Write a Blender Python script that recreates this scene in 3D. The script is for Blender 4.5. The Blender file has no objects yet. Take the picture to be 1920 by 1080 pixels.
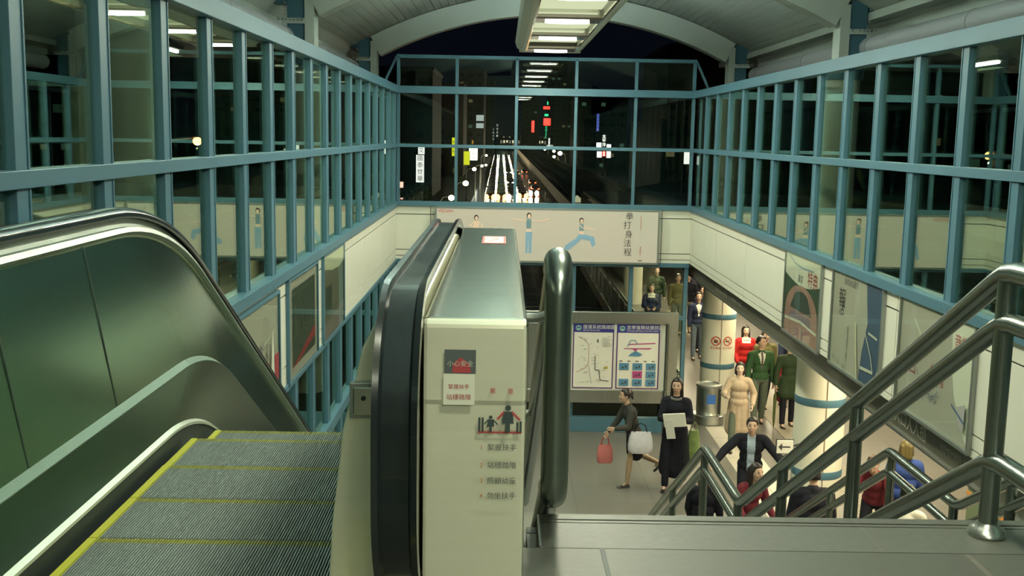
import bpy, bmesh, math, random
from mathutils import Vector, Matrix, Euler
R = math.radians
SC = bpy.context.scene
COL = SC.collection
random.seed(7)

# ---------------------------------------------------------------- camera
cam_data = bpy.data.cameras.new('camera')
cam = bpy.data.objects.new('camera', cam_data)
COL.objects.link(cam)
F_PX = 2000.0
cam_data.sensor_width = 36.0
cam_data.sensor_fit = 'HORIZONTAL'
cam_data.lens = F_PX / 1920.0 * 36.0
cam_data.clip_start = 0.05
cam_data.clip_end = 3000
_a = Vector((-17, 286, 2000)).normalized()
_d = Vector((-260, -14000, 2000)); _d = (_d - _a * _a.dot(_d)).normalized()
_z = -_d
_x = _a.cross(_z)
if _x.x < 0: _x = -_x
# columns: camera right, up, back expressed in world axes
m3 = Matrix(((_x.x, _x.y, -_x.z), (_a.x, _a.y, -_a.z), (_z.x, _z.y, -_z.z)))
cam.matrix_world = Matrix.Translation((0, 0, 1.38)) @ m3.to_4x4()
SC.camera = cam

# ---------------------------------------------------------------- world and exposure
SC.view_settings.view_transform = 'Standard'
SC.view_settings.look = 'None'
SC.view_settings.gamma = 1
SC.view_settings.use_curve_mapping = False
SC.view_settings.exposure = 0.0
w = bpy.data.worlds.new('night'); SC.world = w; w.use_nodes = True
w.node_tree.nodes['Background'].inputs[0].default_value = (0.012, 0.016, 0.03, 1)
w.node_tree.nodes['Background'].inputs[1].default_value = 0.16

def area(name, loc, sx, sy, power, col, rot=(0, 0, 0), spread=None):
    l = bpy.data.lights.new(name, 'AREA'); l.shape = 'RECTANGLE'
    l.size = sx; l.size_y = sy; l.energy = power; l.color = col
    if spread: l.spread = spread
    o = bpy.data.objects.new(name, l); COL.objects.link(o)
    o.location = loc; o.rotation_euler = rot
    return o
HALL = (0.98, 1.0, 0.74)
WARM = (1.0, 0.86, 0.54)
# tubes inside the long hanging luminaire (down and up), from over the landing to the back wall
LAMP_Y = [18.15 - 2.32 * k for k in range(10)]
for k, y in enumerate(LAMP_Y):
    o = area('hall_lamp', (0.77, y, 2.765), 0.52, 0.16, 84 if k < 5 else 48, HALL); o.data.shape = 'ELLIPSE'
for y in (-3.2, 0.8, 4.8, 8.8, 12.8, 16.6):
    area('hall_uplight', (0.77, y, 3.09), 0.5, 3.4, 235 if y > 8 else 70, (.72, 1.0, .94), (math.pi, 0, 0))
# lamps in the concourse ceiling below the platform level
for x in (5.2, 8.2):
    for y in (8.0, 12.5, 17.0, 21.5, 26.0, 31.0, 36.0):
        area('concourse_lamp', (x, y, -1.12), 0.46, 2.3, 122, WARM)
# tubes over the landings of the neighbouring platforms, outside the glass
for x in (-6.2, 8.8):
    for y in (6.0, 13.0, 20.0):
        area('platform_lamp', (x, y, 2.75), 0.3, 1.4, 5, HALL)

# ---------------------------------------------------------------- materials
MATS = {}
def mat(name, col=(.5, .5, .5), rough=.5, metal=0., var=0., scale=8., bump=0., bscale=60., emit=None, es=1., spec=.5, stretch=None, coat=0.):
    if name in MATS: return MATS[name]
    m = bpy.data.materials.new(name); m.use_nodes = True
    nt = m.node_tree; p = nt.nodes['Principled BSDF']
    p.inputs['Base Color'].default_value = (*col, 1)
    p.inputs['Roughness'].default_value = rough
    p.inputs['Metallic'].default_value = metal
    p.inputs['Specular IOR Level'].default_value = spec
    p.inputs['Coat Weight'].default_value = coat
    p.inputs['Coat Roughness'].default_value = .04
    tc = None
    def coords(st):
        t = nt.nodes.new('ShaderNodeTexCoord'); mp = nt.nodes.new('ShaderNodeMapping')
        nt.links.new(t.outputs['Object'], mp.inputs[0])
        if st: mp.inputs['Scale'].default_value = st
        return mp.outputs[0]
    if var > 0:
        n = nt.nodes.new('ShaderNodeTexNoise'); n.inputs['Scale'].default_value = scale; n.inputs['Detail'].default_value = 4
        nt.links.new(coords(stretch), n.inputs['Vector'])
        mx = nt.nodes.new('ShaderNodeMix'); mx.data_type = 'RGBA'
        mx.inputs[6].default_value = (*[c * (1 - var) for c in col], 1)
        mx.inputs[7].default_value = (*[min(1, c * (1 + var)) for c in col], 1)
        nt.links.new(n.outputs['Fac'], mx.inputs[0]); nt.links.new(mx.outputs[2], p.inputs['Base Color'])
    if bump > 0:
        n = nt.nodes.new('ShaderNodeTexNoise'); n.inputs['Scale'].default_value = bscale; n.inputs['Detail'].default_value = 3
        nt.links.new(coords(stretch), n.inputs['Vector'])
        b = nt.nodes.new('ShaderNodeBump'); b.inputs['Strength'].default_value = bump; b.inputs['Distance'].default_value = .01
        nt.links.new(n.outputs['Fac'], b.inputs['Height']); nt.links.new(b.outputs[0], p.inputs['Normal'])
    if emit:
        p.inputs['Emission Color'].default_value = (*emit, 1); p.inputs['Emission Strength'].default_value = es
    MATS[name] = m
    return m

def glass_mat(name, tint, ior=1.55, boost=1.0, rough=0.0):
    m = bpy.data.materials.new(name); m.use_nodes = True; nt = m.node_tree
    nt.nodes.clear()
    o = nt.nodes.new('ShaderNodeOutputMaterial'); t = nt.nodes.new('ShaderNodeBsdfTransparent'); g = nt.nodes.new('ShaderNodeBsdfGlossy')
    t.inputs[0].default_value = (*tint, 1); g.inputs['Roughness'].default_value = rough
    g.inputs[0].default_value = (.86, 1, .84, 1)
    f = nt.nodes.new('ShaderNodeFresnel'); f.inputs['IOR'].default_value = ior
    ge = nt.nodes.new('ShaderNodeNewGeometry'); fr = nt.nodes.new('ShaderNodeMath'); fr.operation = 'SUBTRACT'; fr.inputs[0].default_value = boost
    nt.links.new(ge.outputs['Backfacing'], fr.inputs[1])
    mu = nt.nodes.new('ShaderNodeMath'); mu.operation = 'MULTIPLY'; mu.use_clamp = True
    mx = nt.nodes.new('ShaderNodeMixShader')
    nt.links.new(f.outputs[0], mu.inputs[0]); nt.links.new(fr.outputs[0], mu.inputs[1]); nt.links.new(mu.outputs[0], mx.inputs[0])
    nt.links.new(t.outputs[0], mx.inputs[1]); nt.links.new(g.outputs[0], mx.inputs[2]); nt.links.new(mx.outputs[0], o.inputs[0])
    MATS[name] = m
    return m

def tile_mat(name, col, grout, w_, h_, g=.006, rough=.35, var=.12, off=0., axes='XY', gdark=1., bump=.0):
    m = bpy.data.materials.new(name); m.use_nodes = True; nt = m.node_tree; p = nt.nodes['Principled BSDF']
    t = nt.nodes.new('ShaderNodeTexCoord'); b = nt.nodes.new('ShaderNodeTexBrick')
    sep = nt.nodes.new('ShaderNodeSeparateXYZ'); cmb = nt.nodes.new('ShaderNodeCombineXYZ')
    nt.links.new(t.outputs['Object'], sep.inputs[0])
    nt.links.new(sep.outputs[axes[0]], cmb.inputs[0]); nt.links.new(sep.outputs[axes[1]], cmb.inputs[1])
    nt.links.new(cmb.outputs[0], b.inputs['Vector'])
    b.offset = off; b.inputs['Scale'].default_value = 1; b.inputs['Brick Width'].default_value = w_; b.inputs['Row Height'].default_value = h_
    b.inputs['Mortar Size'].default_value = g; b.inputs['Mortar Smooth'].default_value = .1
    b.inputs['Color1'].default_value = (*col, 1); b.inputs['Color2'].default_value = (*[c * .93 for c in col], 1); b.inputs['Mortar'].default_value = (*grout, 1)
    n = nt.nodes.new('ShaderNodeTexNoise'); n.inputs['Scale'].default_value = 35; n.inputs['Detail'].default_value = 5
    nt.links.new(t.outputs['Object'], n.inputs['Vector'])
    n2 = nt.nodes.new('ShaderNodeTexNoise'); n2.inputs['Scale'].default_value = 1.3
    nt.links.new(t.outputs['Object'], n2.inputs['Vector'])
    ad = nt.nodes.new('ShaderNodeMath'); ad.operation = 'ADD'
    nt.links.new(n.outputs['Fac'], ad.inputs[0]); nt.links.new(n2.outputs['Fac'], ad.inputs[1])
    mr = nt.nodes.new('ShaderNodeMapRange'); mr.inputs[1].default_value = .6; mr.inputs[2].default_value = 1.4
    mr.inputs[3].default_value = 1 - var; mr.inputs[4].default_value = 1 + var * .5
    nt.links.new(ad.outputs[0], mr.inputs[0])
    mx = nt.nodes.new('ShaderNodeMix'); mx.data_type = 'RGBA'; mx.blend_type = 'MULTIPLY'; mx.inputs[0].default_value = 1
    nt.links.new(b.outputs['Color'], mx.inputs[6]); nt.links.new(mr.outputs[0], mx.inputs[7])
    nt.links.new(mx.outputs[2], p.inputs['Base Color']); p.inputs['Roughness'].default_value = rough
    MATS[name] = m
    return m

def light(name, col, s):  # something that gives off light
    return mat(name, (.02, .02, .02), .6, emit=col, es=s)

M_frame = mat('blue_painted_steel', (.072, .165, .225), .42, 0, .10, 3)
M_panel = mat('cream_enamel_panel', (.72, .70, .60), .38, 0, .05, 2.5, .02, 200)
M_joint = mat('dark_joint', (.10, .085, .08), .7)
M_steel = mat('brushed_steel', (.50, .52, .49), .30, 1, .10, 30, .02, 120, stretch=(1, 1, .05))
M_clad_lit = mat('cladding_steel_lit_copy', (.84, .83, .66), .22, .42, .05, 40, .01, 90, stretch=(.05, 1, 1))  # same sheet as the cladding; brightness put into colour and lower metallic
M_skirt = mat('escalator_skirt_steel_darkened', (.13, .21, .155), .24, 1, .08, 30, .012, 6, stretch=(1, .05, 1))  # darker copy of the inner steel, dark reflections put into its colour
M_tube = mat('satin_steel_tube', (.27, .31, .285), .27, 1, .08, 14)
M_clad = mat('escalator_cladding_steel', (.62, .64, .54), .17, 1, .05, 10, .03, 5, stretch=(.25, 1, 1))
M_inner = mat('escalator_inner_steel', (.27, .42, .31), .19, 1, .08, 30, .012, 6, stretch=(1, .05, 1))
M_rubber = mat('black_rubber', (.012, .018, .02), .22, 0, .1, 6, coat=.3)
M_dark = mat('dark_metal', (.03, .04, .04), .5, .4)
M_track = mat('grey_aluminium', (.35, .37, .35), .4, .8)
M_stepmat = mat('step_aluminium', (.25, .285, .28), .45, .3, .10, 20)
M_yellow = mat('safety_yellow', (.50, .50, .05), .5)
M_concrete = mat('painted_concrete', (.55, .54, .47), .6, 0, .05, 3)
M_column = mat('cream_column', (.74, .71, .58), .45, 0, .03, 2)
M_white = mat('white_paint', (.62, .62, .56), .5, 0, .05, 2, .1, 30)
M_deck = mat('roof_deck_paint', (.50, .50, .45), .55, 0, .06, 4)
M_pipe = mat('grey_duct', (.38, .36, .38), .5, .1)
M_platform = mat('dark_ribbed_deck', (.07, .09, .085), .6, .2)
M_sign_dark = mat('dark_sign_enamel', (.10, .095, .07), .35)
M_glass = glass_mat('green_window_glass', (.86, .93, .89), 2.5, 1.3)
M_glassb = glass_mat('back_window_glass', (.88, .93, .90), 1.62, 1.0)
M_glass2 = glass_mat('clear_glass', (.97, .98, .96), 1.5, 1.0)
M_floor = tile_mat('concourse_tile', (.15, .142, .125), (.10, .09, .08), 1.2, 1.2, .008, .34, .10)
M_floor2 = tile_mat('light_tile', (.23, .225, .195), (.15, .14, .12), 1.2, .6, .006, .5, .10)
M_land = tile_mat('landing_tile', (.085, .09, .075), (.14, .13, .11), 1.6, 1.6, .01, .5, .14)
M_nose = tile_mat('grey_granite', (.10, .105, .09), (.12, .12, .10), 1.32, 9., .004, .5, .25)
M_tact = tile_mat('tactile_tile', (.30, .27, .20), (.12, .11, .08), .05, 1.2, .012, .5, .1)
M_black = mat('black_print', (.02, .02, .02), .5)
M_red = mat('red_print', (.55, .05, .05), .5)
M_navy = mat('navy_print', (.03, .03, .22), .5)
M_paper = mat('white_print', (.72, .70, .62), .45)
M_lampglass = light('fluorescent_tube', (1, .97, .88), 6)

# ---------------------------------------------------------------- helpers
class MB:
    def __init__(s): s.v = []; s.f = []; s.m = []; s.mats = []; s.sm = []
    def mi(s, m):
        if m not in s.mats: s.mats.append(m)
        return s.mats.index(m)
    def add(s, vs, fs, m, smooth=False):
        o = len(s.v); s.v += [tuple(v) for v in vs]; k = s.mi(m)
        for f in fs: s.f.append([i + o for i in f]); s.m.append(k); s.sm.append(smooth)
        return s
    def box(s, x0, x1, y0, y1, z0, z1, m):
        vs = [(x, y, z) for z in (z0, z1) for y in (y0, y1) for x in (x0, x1)]
        return s.add(vs, [(0, 2, 3, 1), (4, 5, 7, 6), (0, 1, 5, 4), (2, 6, 7, 3), (0, 4, 6, 2), (1, 3, 7, 5)], m)
    def bar(s, a, b, wd, ht, m, up=(0, 0, 1)):  # rectangular bar between two points
        a = Vector(a); b = Vector(b); d = (b - a).normalized(); u = Vector(up)
        sd = d.cross(u)
        if sd.length < 1e-4: sd = d.cross(Vector((0, 1, 0)))
        sd.normalize(); u = sd.cross(d)
        vs = []
        for p in (a, b):
            for i, j in ((-1, -1), (1, -1), (1, 1), (-1, 1)): vs.append(p + sd * wd / 2 * i + u * ht / 2 * j)
        return s.add(vs, [(0, 3, 2, 1), (4, 5, 6, 7), (0, 1, 5, 4), (1, 2, 6, 5), (2, 3, 7, 6), (3, 0, 4, 7)], m)
    def tube(s, pts, r, m, n=12, closed=False, flat=None, cap=True):
        pts = [Vector(p) for p in pts]; N = len(pts)
        rs = r if isinstance(r, (list, tuple)) else [r] * N
        vs = []; prev = None
        for i, p in enumerate(pts):
            if closed: d = pts[(i + 1) % N] - pts[i - 1]
            else: d = pts[min(i + 1, N - 1)] - pts[max(i - 1, 0)]
            d.normalize()
            if prev is None:
                u = Vector((0, 0, 1)) if abs(d.z) < .9 else Vector((0, 1, 0))
                u = (u - d * u.dot(d)).normalized()
            else:
                u = prev - d * prev.dot(d)
                if u.length < 1e-5: u = Vector((1, 0, 0)) - d * d.x
                u.normalize()
            prev = u; sd = d.cross(u)
            for k in range(n):
                a = 2 * math.pi * k / n
                vs.append(p + sd * math.cos(a) * rs[i] * (flat or 1) + u * math.sin(a) * rs[i])
        fs = []
        for i in range(N if closed else N - 1):
            j = (i + 1) % N
            for k in range(n): fs.append((i * n + k, i * n + (k + 1) % n, j * n + (k + 1) % n, j * n + k))
        if cap and not closed:
            fs.append(tuple(range(n))[::-1]); fs.append(tuple((N - 1) * n + k for k in range(n)))
        return s.add(vs, fs, m, True)
    def lathe(s, prof, cx, cy, m, n=32, z0=0, smooth=True):
        vs = []; fs = []
        for r, z in prof:
            for k in range(n):
                a = 2 * math.pi * k / n; vs.append((cx + r * math.cos(a), cy + r * math.sin(a), z0 + z))
        for i in range(len(prof) - 1):
            for k in range(n): fs.append((i * n + k, i * n + (k + 1) % n, (i + 1) * n + (k + 1) % n, (i + 1) * n + k))
        fs.append(tuple(range(n))[::-1]); fs.append(tuple((len(prof) - 1) * n + k for k in range(n)))
        return s.add(vs, fs, m, smooth)
    def ball(s, c, r, m, n=12, sc=(1, 1, 1)):
        pr = [(max(1e-4, math.sin(math.pi * i / n)), -math.cos(math.pi * i / n)) for i in range(n + 1)]
        vs = []; fs = []; q = n + 4
        for a, b in pr:
            for k in range(q):
                t = 2 * math.pi * k / q
                vs.append((c[0] + r * a * math.cos(t) * sc[0], c[1] + r * a * math.sin(t) * sc[1], c[2] + r * b * sc[2]))
        for i in range(n):
            for k in range(q): fs.append((i * q + k, i * q + (k + 1) % q, (i + 1) * q + (k + 1) % q, (i + 1) * q + k))
        return s.add(vs, fs, m, True)
    def poly(s, pts, org, u, v, th, m):  # flat outline (2d points) in the plane org+u*x+v*y, given a thickness along u x v
        org = Vector(org); u = Vector(u); v = Vector(v); nn = u.cross(v).normalized() * th
        k = len(pts); base = [org + u * a + v * b for a, b in pts]
        vs = base + [p + nn for p in base]
        fs = [tuple(range(k))[::-1], tuple(range(k, 2 * k))] + [(i, (i + 1) % k, (i + 1) % k + k, i + k) for i in range(k)]
        return s.add(vs, fs, m)
    def build(s, name, parent=None, bevel=0, mats=None):
        me = bpy.data.meshes.new(name); me.from_pydata(s.v, [], s.f)
        for m in s.mats: me.materials.append(m)
        me.polygons.foreach_set('material_index', s.m); me.polygons.foreach_set('use_smooth', s.sm)
        bm = bmesh.new(); bm.from_mesh(me); bmesh.ops.recalc_face_normals(bm, faces=bm.faces); bm.to_mesh(me); bm.free()
        o = bpy.data.objects.new(name, me); COL.objects.link(o)
        if parent: o.parent = parent
        if bevel:
            b = o.modifiers.new('bevel', 'BEVEL'); b.width = bevel; b.segments = 2; b.limit_method = 'ANGLE'
        if any(s.sm):
            try: me.set_sharp_from_angle(angle=R(40))
            except Exception: pass
        return o

def tag(o, label=None, cat=None, group=None, kind=None):
    if label: o['label'] = label
    if cat: o['category'] = cat
    if group: o['group'] = group
    if kind: o['kind'] = kind
    return o
def thing(name, label, cat, loc=(0, 0, 0), rz=0, group=None, sc=1):
    o = bpy.data.objects.new(name, None); COL.objects.link(o); o.empty_display_size = .1
    o.location = loc; o.rotation_euler = (0, 0, rz); o.scale = (sc, sc, sc)
    return tag(o, label, cat, group)
def struct(o): o['kind'] = 'structure'; return o
def copy_tree(o, parent=None):
    c = o.copy(); COL.objects.link(c)
    if parent: c.parent = parent
    for ch in list(o.children): copy_tree(ch, c)
    return c
def glyphs(mb, body, size, org, u, v, m, th=.002, align='CENTER', spacing=1.0):
    """lettering as thin raised mesh added to a mesh builder"""
    cu = bpy.data.curves.new('lettering', 'FONT'); cu.body = body; cu.size = size; cu.align_x = align; cu.align_y = 'CENTER'
    cu.space_line = spacing; cu.resolution_u = 3
    o = bpy.data.objects.new('lettering', cu); COL.objects.link(o)
    dg = bpy.context.evaluated_depsgraph_get(); dg.update()
    me = bpy.data.meshes.new_from_object(o.evaluated_get(dg))
    org = Vector(org); u = Vector(u).normalized(); v = Vector(v).normalized(); nn = u.cross(v)
    vs = [org + u * p.co.x + v * p.co.y + nn * th for p in me.vertices]
    mb.add(vs, [tuple(p.vertices) for p in me.polygons], m)
    bpy.data.objects.remove(o); bpy.data.curves.remove(cu); bpy.data.meshes.remove(me)
def arc(cx, cy, r, a0, a1, n):
    return [(cx + r * math.cos(R(a0 + (a1 - a0) * i / n)), cy + r * math.sin(R(a0 + (a1 - a0) * i / n))) for i in range(n + 1)]
# ================================================================ the hall
XL, XR, YB, ZC = -1.93, 3.48, 19.56, -4.12
Z_SILL, Z_MID, Z_TOP, Z_BOT, Z_HI = .12, 1.17, 2.17, -.90, 2.76
YN = -7.0
# band walls (spandrels): three rows of enamel panels with dark joints
def band_wall(name, axis, c, a0, a1, sgn, joints):
    mb = MB()
    def bx(p0, p1, z0, z1, d0, d1, m):
        lo, hi = sorted((c + sgn * d0, c + sgn * d1))
        if axis == 'X': mb.box(lo, hi, p0, p1, z0, z1, m)
        else: mb.box(p0, p1, lo, hi, z0, z1, m)
    bx(a0, a1, Z_BOT, Z_SILL - .04, .012, .16, M_joint)
    js = [a0] + [j for j in joints if a0 < j < a1] + [a1]
    for k in range(len(js) - 1):
        for z0, z1 in ((Z_BOT, Z_BOT + .055), (Z_BOT + .068, Z_BOT + .165), (Z_BOT + .18, -.085), (-.068, Z_SILL - .04)):
            bx(js[k] + .006, js[k + 1] - .006, z0, z1, 0, .03, M_panel)
    return struct(mb.build(name))
jl = [12.95 - 1.88 * k - d for k in range(12) for d in (0, .12)] + [12.95 + 2.1 * k for k in range(1, 4)]
jl = sorted(set(round(j, 3) for j in jl))
band_wall('wall_left', 'X', XL, YN, YB, -1, jl)
band_wall('wall_right', 'X', XR, YN, YB, 1, jl)
band_wall('wall_back', 'Y', YB, XL - .16, XR + .16, 1, [-1.30, 2.95])

MW = .13   # mullion width along the wall
def glazing(name, pos, axis, c, sgn, z0, z1, rails, a0, a1, mw=MW, md=.055, gl=None):
    """pos = mullion positions along the wall; each mullion and rail its own part"""
    w_ = struct(bpy.data.objects.new(name, None)); COL.objects.link(w_)
    def bx(mb, p0, p1, zz0, zz1, d0, d1, m):
        lo, hi = sorted((c + sgn * d0, c + sgn * d1))
        if axis == 'X': mb.box(lo, hi, p0, p1, zz0, zz1, m)
        else: mb.box(p0, p1, lo, hi, zz0, zz1, m)
        return mb
    for p in pos:
        mb = MB(); bx(mb, p - mw / 2, p + mw / 2, z0, z1, .0, md, M_frame); bx(mb, p + mw * .30, p + mw * .42, z0, z1, -.006, 0, M_frame)
        mb.build('mullion', w_, .004)
    for zz, hh, dd in rails:
        mb = bx(MB(), a0, a1, zz - hh / 2, zz + hh / 2, -dd, md, M_frame); mb.build('transom', w_, .004)
    mb = bx(MB(), a0, a1, z0, z1, md - .02, md - .010, gl or M_glass); mb.build('glass', w_)
    return w_
ml = [12.80 + .94 * k for k in range(-21, 8)]
ml = [y for y in ml if y < YB - .1]
mr = [12.89 + .94 * k for k in range(-21, 8)]
mr = [y for y in mr if y < YB - .1]
rl = [(Z_SILL, .09, .05), (Z_MID, .075, .02), (Z_TOP, .13, .04)]
glazing('window_1', ml, 'X', XL, -1, Z_SILL, Z_TOP, rl, YN, YB)
glazing('window_2', mr, 'X', XR, 1, Z_SILL, Z_TOP, rl, YN, YB)
mb5 = [XL + .03, -.845, .237, 1.315, 2.40, XR - .03]
glazing('window_3', mb5, 'Y', YB, 1, Z_SILL, Z_HI, [(Z_SILL, .09, .05), (Z_MID, .06, .01), (Z_TOP, .13, .04), (Z_HI, .06, .0)], XL, XR, .055, .09, M_glassb)
# slanted struts holding the raised back pane
for x, xx in ((XL, XL - .28), (XR, XR + .28)):
    struct(MB().bar((x, YB + .05, Z_HI), (xx, YB + .05, Z_TOP), .04, .04, M_frame).build('trim_1'))
# lower glazing: under the left band, and under the back band
glazing('window_4', [y for y in ml if y > 8], 'X', XL, -1, ZC, Z_BOT, [(Z_BOT - .03, .06, .02), (-1.96, .13, .03), (ZC + .12, .24, .03)], 7.0, YB)
glazing('window_5', [-.845, .237, 1.36, 2.42, XR - .04], 'Y', YB, 1, ZC, Z_BOT, [(Z_BOT - .04, .08, .03), (-1.93, .08, .01), (ZC + .14, .28, .05)], XL, XR, .075, .09, M_glassb)

struct(MB().box(XL - .2, XR + .3, YN - .2, YN, 0, 3.9, M_panel).build('wall_behind'))
# ---- floors
mb = MB(); mb.box(XL - .1, 13, 11.9, YB + .02, ZC - .2, ZC, M_floor); mb.box(3.46, 13, YB + .02, 46, ZC - .2, ZC, M_floor); mb.box(XL - .1, 13, 4.0, 11.9, ZC - .2, ZC, M_floor)
struct(mb.build('floor'))
mb = MB(); mb.box(.1, 3.6, 12.45, 15.1, ZC, ZC + .004, M_floor2); struct(mb.build('trim_2'))
mb = MB(); mb.box(5.35, 5.95, 8, 34, ZC, ZC + .006, M_tact); struct(mb.build('trim_3'))
mb = MB(); mb.box(4.0, 4.62, 14.8, 20.0, ZC, ZC + .005, tile_mat('beige_strip_tile', (.46, .43, .36), (.12, .11, .09), .62, 1.2, .006, .4, .1)); struct(mb.build('trim_4'))
mb = MB(); mb.box(.15, XR, YN, 3.45, -.35, 0, M_land); mb.box(XL, .15, YN, 2.2, -.35, 0, M_land)
mb.box(-.49, .15, 2.2, 3.45, -.35, 0, M_land)
struct(mb.build('floor_landing'))
# polished granite edge of the landing with two anti-slip grooves
mb = MB(); mb.box(.15, XR, 3.455, 3.69, -.35, 0, M_nose); mb.box(.15, XR, 3.70, 3.72, -.35, -.001, M_nose); mb.box(.15, XR, 3.73, 3.78, -.35, 0, M_nose)
mb.box(.15, XR, 3.69, 3.73, -.35, -.006, M_joint)
for x in (.155,): mb.box(x - .006, x + .006, 3.46, 3.76, -.01, .004, M_steel)
struct(mb.build('trim_5'))
for x, y0, y1 in ((.36, 2.0, 3.45), (2.02, 2.0, 3.45)):
    struct(MB().box(x - .008, x + .008, y0, y1, -.01, .003, M_dark).build('trim_6'))

# floor grating and warning line in front of the escalator and the landing behind the viewer
struct(MB().box(XL + .2, .14, .78, 1.18, 0, .012, M_dark).build('trim_9'))
struct(MB().box(XL + .2, .14, .68, .72, 0, .008, M_yellow).build('trim_10'))
# ---- stair: two flights with a mid landing
mb = MB()
RISE, TREAD = .1717, .2975
def flight(y, z):
    for k in range(12):
        zz = z - RISE * (k + 1); y0 = y + TREAD * k
        if k < 11: mb.box(.12, XR - .05, y0, y0 + TREAD + .02, zz - .25, zz, M_nose); mb.box(.12, XR - .05, y0 + TREAD - .05, y0 + TREAD - .02, zz, zz + .003, M_dark)
flight(3.78, 0)
mb.box(.12, XR - .05, 3.78 + TREAD * 11, 9.0, -2.06 - .25, -2.06, M_land)
flight(9.0, -2.06)
mb.build('staircase')
tag(bpy.data.objects['staircase'], 'granite staircase with a middle landing going down to the concourse, beside the escalator', 'staircase')

# ---- roof: curved ribbed deck, arches, posts, brackets, edge beams and ducts
AX, AR = .95, 7.25
def arch_pts(r, a, n=28):
    zc = 3.70 - AR
    return [(AX + r * math.sin(R(-a + 2 * a * i / n)), zc + r * math.cos(R(-a + 2 * a * i / n))) for i in range(n + 1)]
pts = arch_pts(AR + .42, 30.5, 56)
mb = MB()
vs = []; fs = []
prof = []
for i, (x, z) in enumerate(pts):
    prof.append((x, z)); 
    if i < len(pts) - 1:
        x2, z2 = pts[i + 1]; t = .88
        prof.append((x + (x2 - x) * t, z + (z2 - z) * t)); prof.append((x + (x2 - x) * .91, z + (z2 - z) * .91 + .03)); prof.append((x + (x2 - x) * .97, z + (z2 - z) * .97 + .03))
n = len(prof)
for y in (YN, 21.6): vs += [(x, y, z) for x, z in prof]
for y in (YN, 21.6): vs += [(x, y, z + .12) for x, z in prof]
for i in range(n - 1): fs += [(i, i + 1, n + i + 1, n + i), (2 * n + i, 2 * n + i + 1, 3 * n + i + 1, 3 * n + i)]
fs += [(i, i + 1, 2 * n + i + 1, 2 * n + i) for i in range(n - 1)] + [(n + i, n + i + 1, 3 * n + i + 1, 3 * n + i) for i in range(n - 1)]
mb.add(vs, fs, M_deck); struct(mb.build('ceiling'))
def roof_arch(Y, label):
    t = thing('roof_arch', label, 'roof arch', (AX, Y, 2.2))
    m = MB(); a = arch_pts(AR, 27.6); b = arch_pts(AR + .40, 27.6); k = len(a)
    vs = [(x - AX, dy, z - 2.2) for dy in (-.16, .16) for x, z in a + b]
    fs = [(i, i + 1, k + i + 1, k + i) for i in range(k - 1)] + [(2 * k + i, 2 * k + i + 1, 3 * k + i + 1, 3 * k + i) for i in range(k - 1)]
    fs += [(i, i + 1, 2 * k + i + 1, 2 * k + i) for i in range(k - 1)] + [(k + i, k + i + 1, 3 * k + i + 1, 3 * k + i) for i in range(k - 1)]
    fs += [(0, k, 3 * k, 2 * k), (k - 1, 2 * k - 1, 4 * k - 1, 3 * k - 1)]
    m.add(vs, fs, M_white); m.build('arch_rib', t)
    for s in (-1, 1):
        x = s * 3.42
        m = MB(); m.box(min(x, x + s * .13), max(x, x + s * .13), -.15, .15, 0, .95, M_white)
        m.box(x + s * .06 - .02, x + s * .06 + .02, -.10, .10, .1, .9, M_frame)
        m.build('post', t, .006)
        m = MB().box(min(x + s * .14, x + s * .36), max(x + s * .14, x + s * .36), -.12, .12, .0, 1.0, M_frame); m.build('stanchion', t, .006)
        m = MB(); m.box(min(x + s * .1, x + s * .98), max(x + s * .1, x + s * .98), -.10, .10, .82, .96, M_frame); m.build('outrigger', t, .006)
        m = MB()
        for q in range(7): m.ball((x + s * (.16 + .05 * (q % 7)), -.16, .62), .016, M_steel, 6)
        for q in range(5): m.ball((x + s * .38, -.16, .68 + .05 * q), .014, M_steel, 6)
        m.box(min(x + s * .12, x + s * .42), max(x + s * .12, x + s * .42), -.15, -.13, .57, .64, M_white)
        m.build('bolt_plate', t)
    return t
roof_arch(21.3, 'pale steel roof arch framing the black night sky above the back window')
roof_arch(14.35, 'pale steel roof arch in front of the back window arch, with bolted blue posts')
roof_arch(7.4, 'pale steel roof arch nearest the viewer, over the escalator crest')
for s, nm in ((-1, 'left'), (1, 'right')):
    x = AX + s * 4.05
    m = MB(); m.box(min(x, x + s * .05), max(x, x + s * .05), YN, 21.4, 2.78, 3.12, M_white); struct(m.build('trim_7'))
    m = MB(); xi = AX + s * 3.78
    vs = [(xi, YN, 3.28), (xi, 21.4, 3.28), (x, 21.4, 2.95), (x, YN, 2.95), (xi, YN, 3.24), (xi, 21.4, 3.24), (x, 21.4, 2.91), (x, YN, 2.91)]
    m.add(vs, [(0, 1, 2, 3), (4, 5, 6, 7), (0, 1, 5, 4), (2, 3, 7, 6), (0, 3, 7, 4), (1, 2, 6, 5)], M_white); struct(m.build('trim_8'))
    m = MB(); m.box(min(x, x + s * .34), max(x, x + s * .34), YN, 21.3, 2.70, 2.78, M_dark)
    tag(m.build('edge_beam'), 'dark steel edge beam along the %s side of the roof, above the round duct' % nm, 'beam')
    m = MB(); m.tube([(x - s * .22, YN, 2.60), (x - s * .22, 20.6, 2.60)], .14, M_pipe, 20)
    t = thing('air_duct', 'long round grey duct under the roof edge along the %s windows' % nm, 'duct')
    m.build('duct_pipe', t)
    m = MB()
    for y in range(-4, 21, 3): m.tube([(x - s * .22, y, 2.60), (x - s * .22, y + .03, 2.60)], .146, M_pipe, 20)
    m.build('joint_ring', t)

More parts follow.
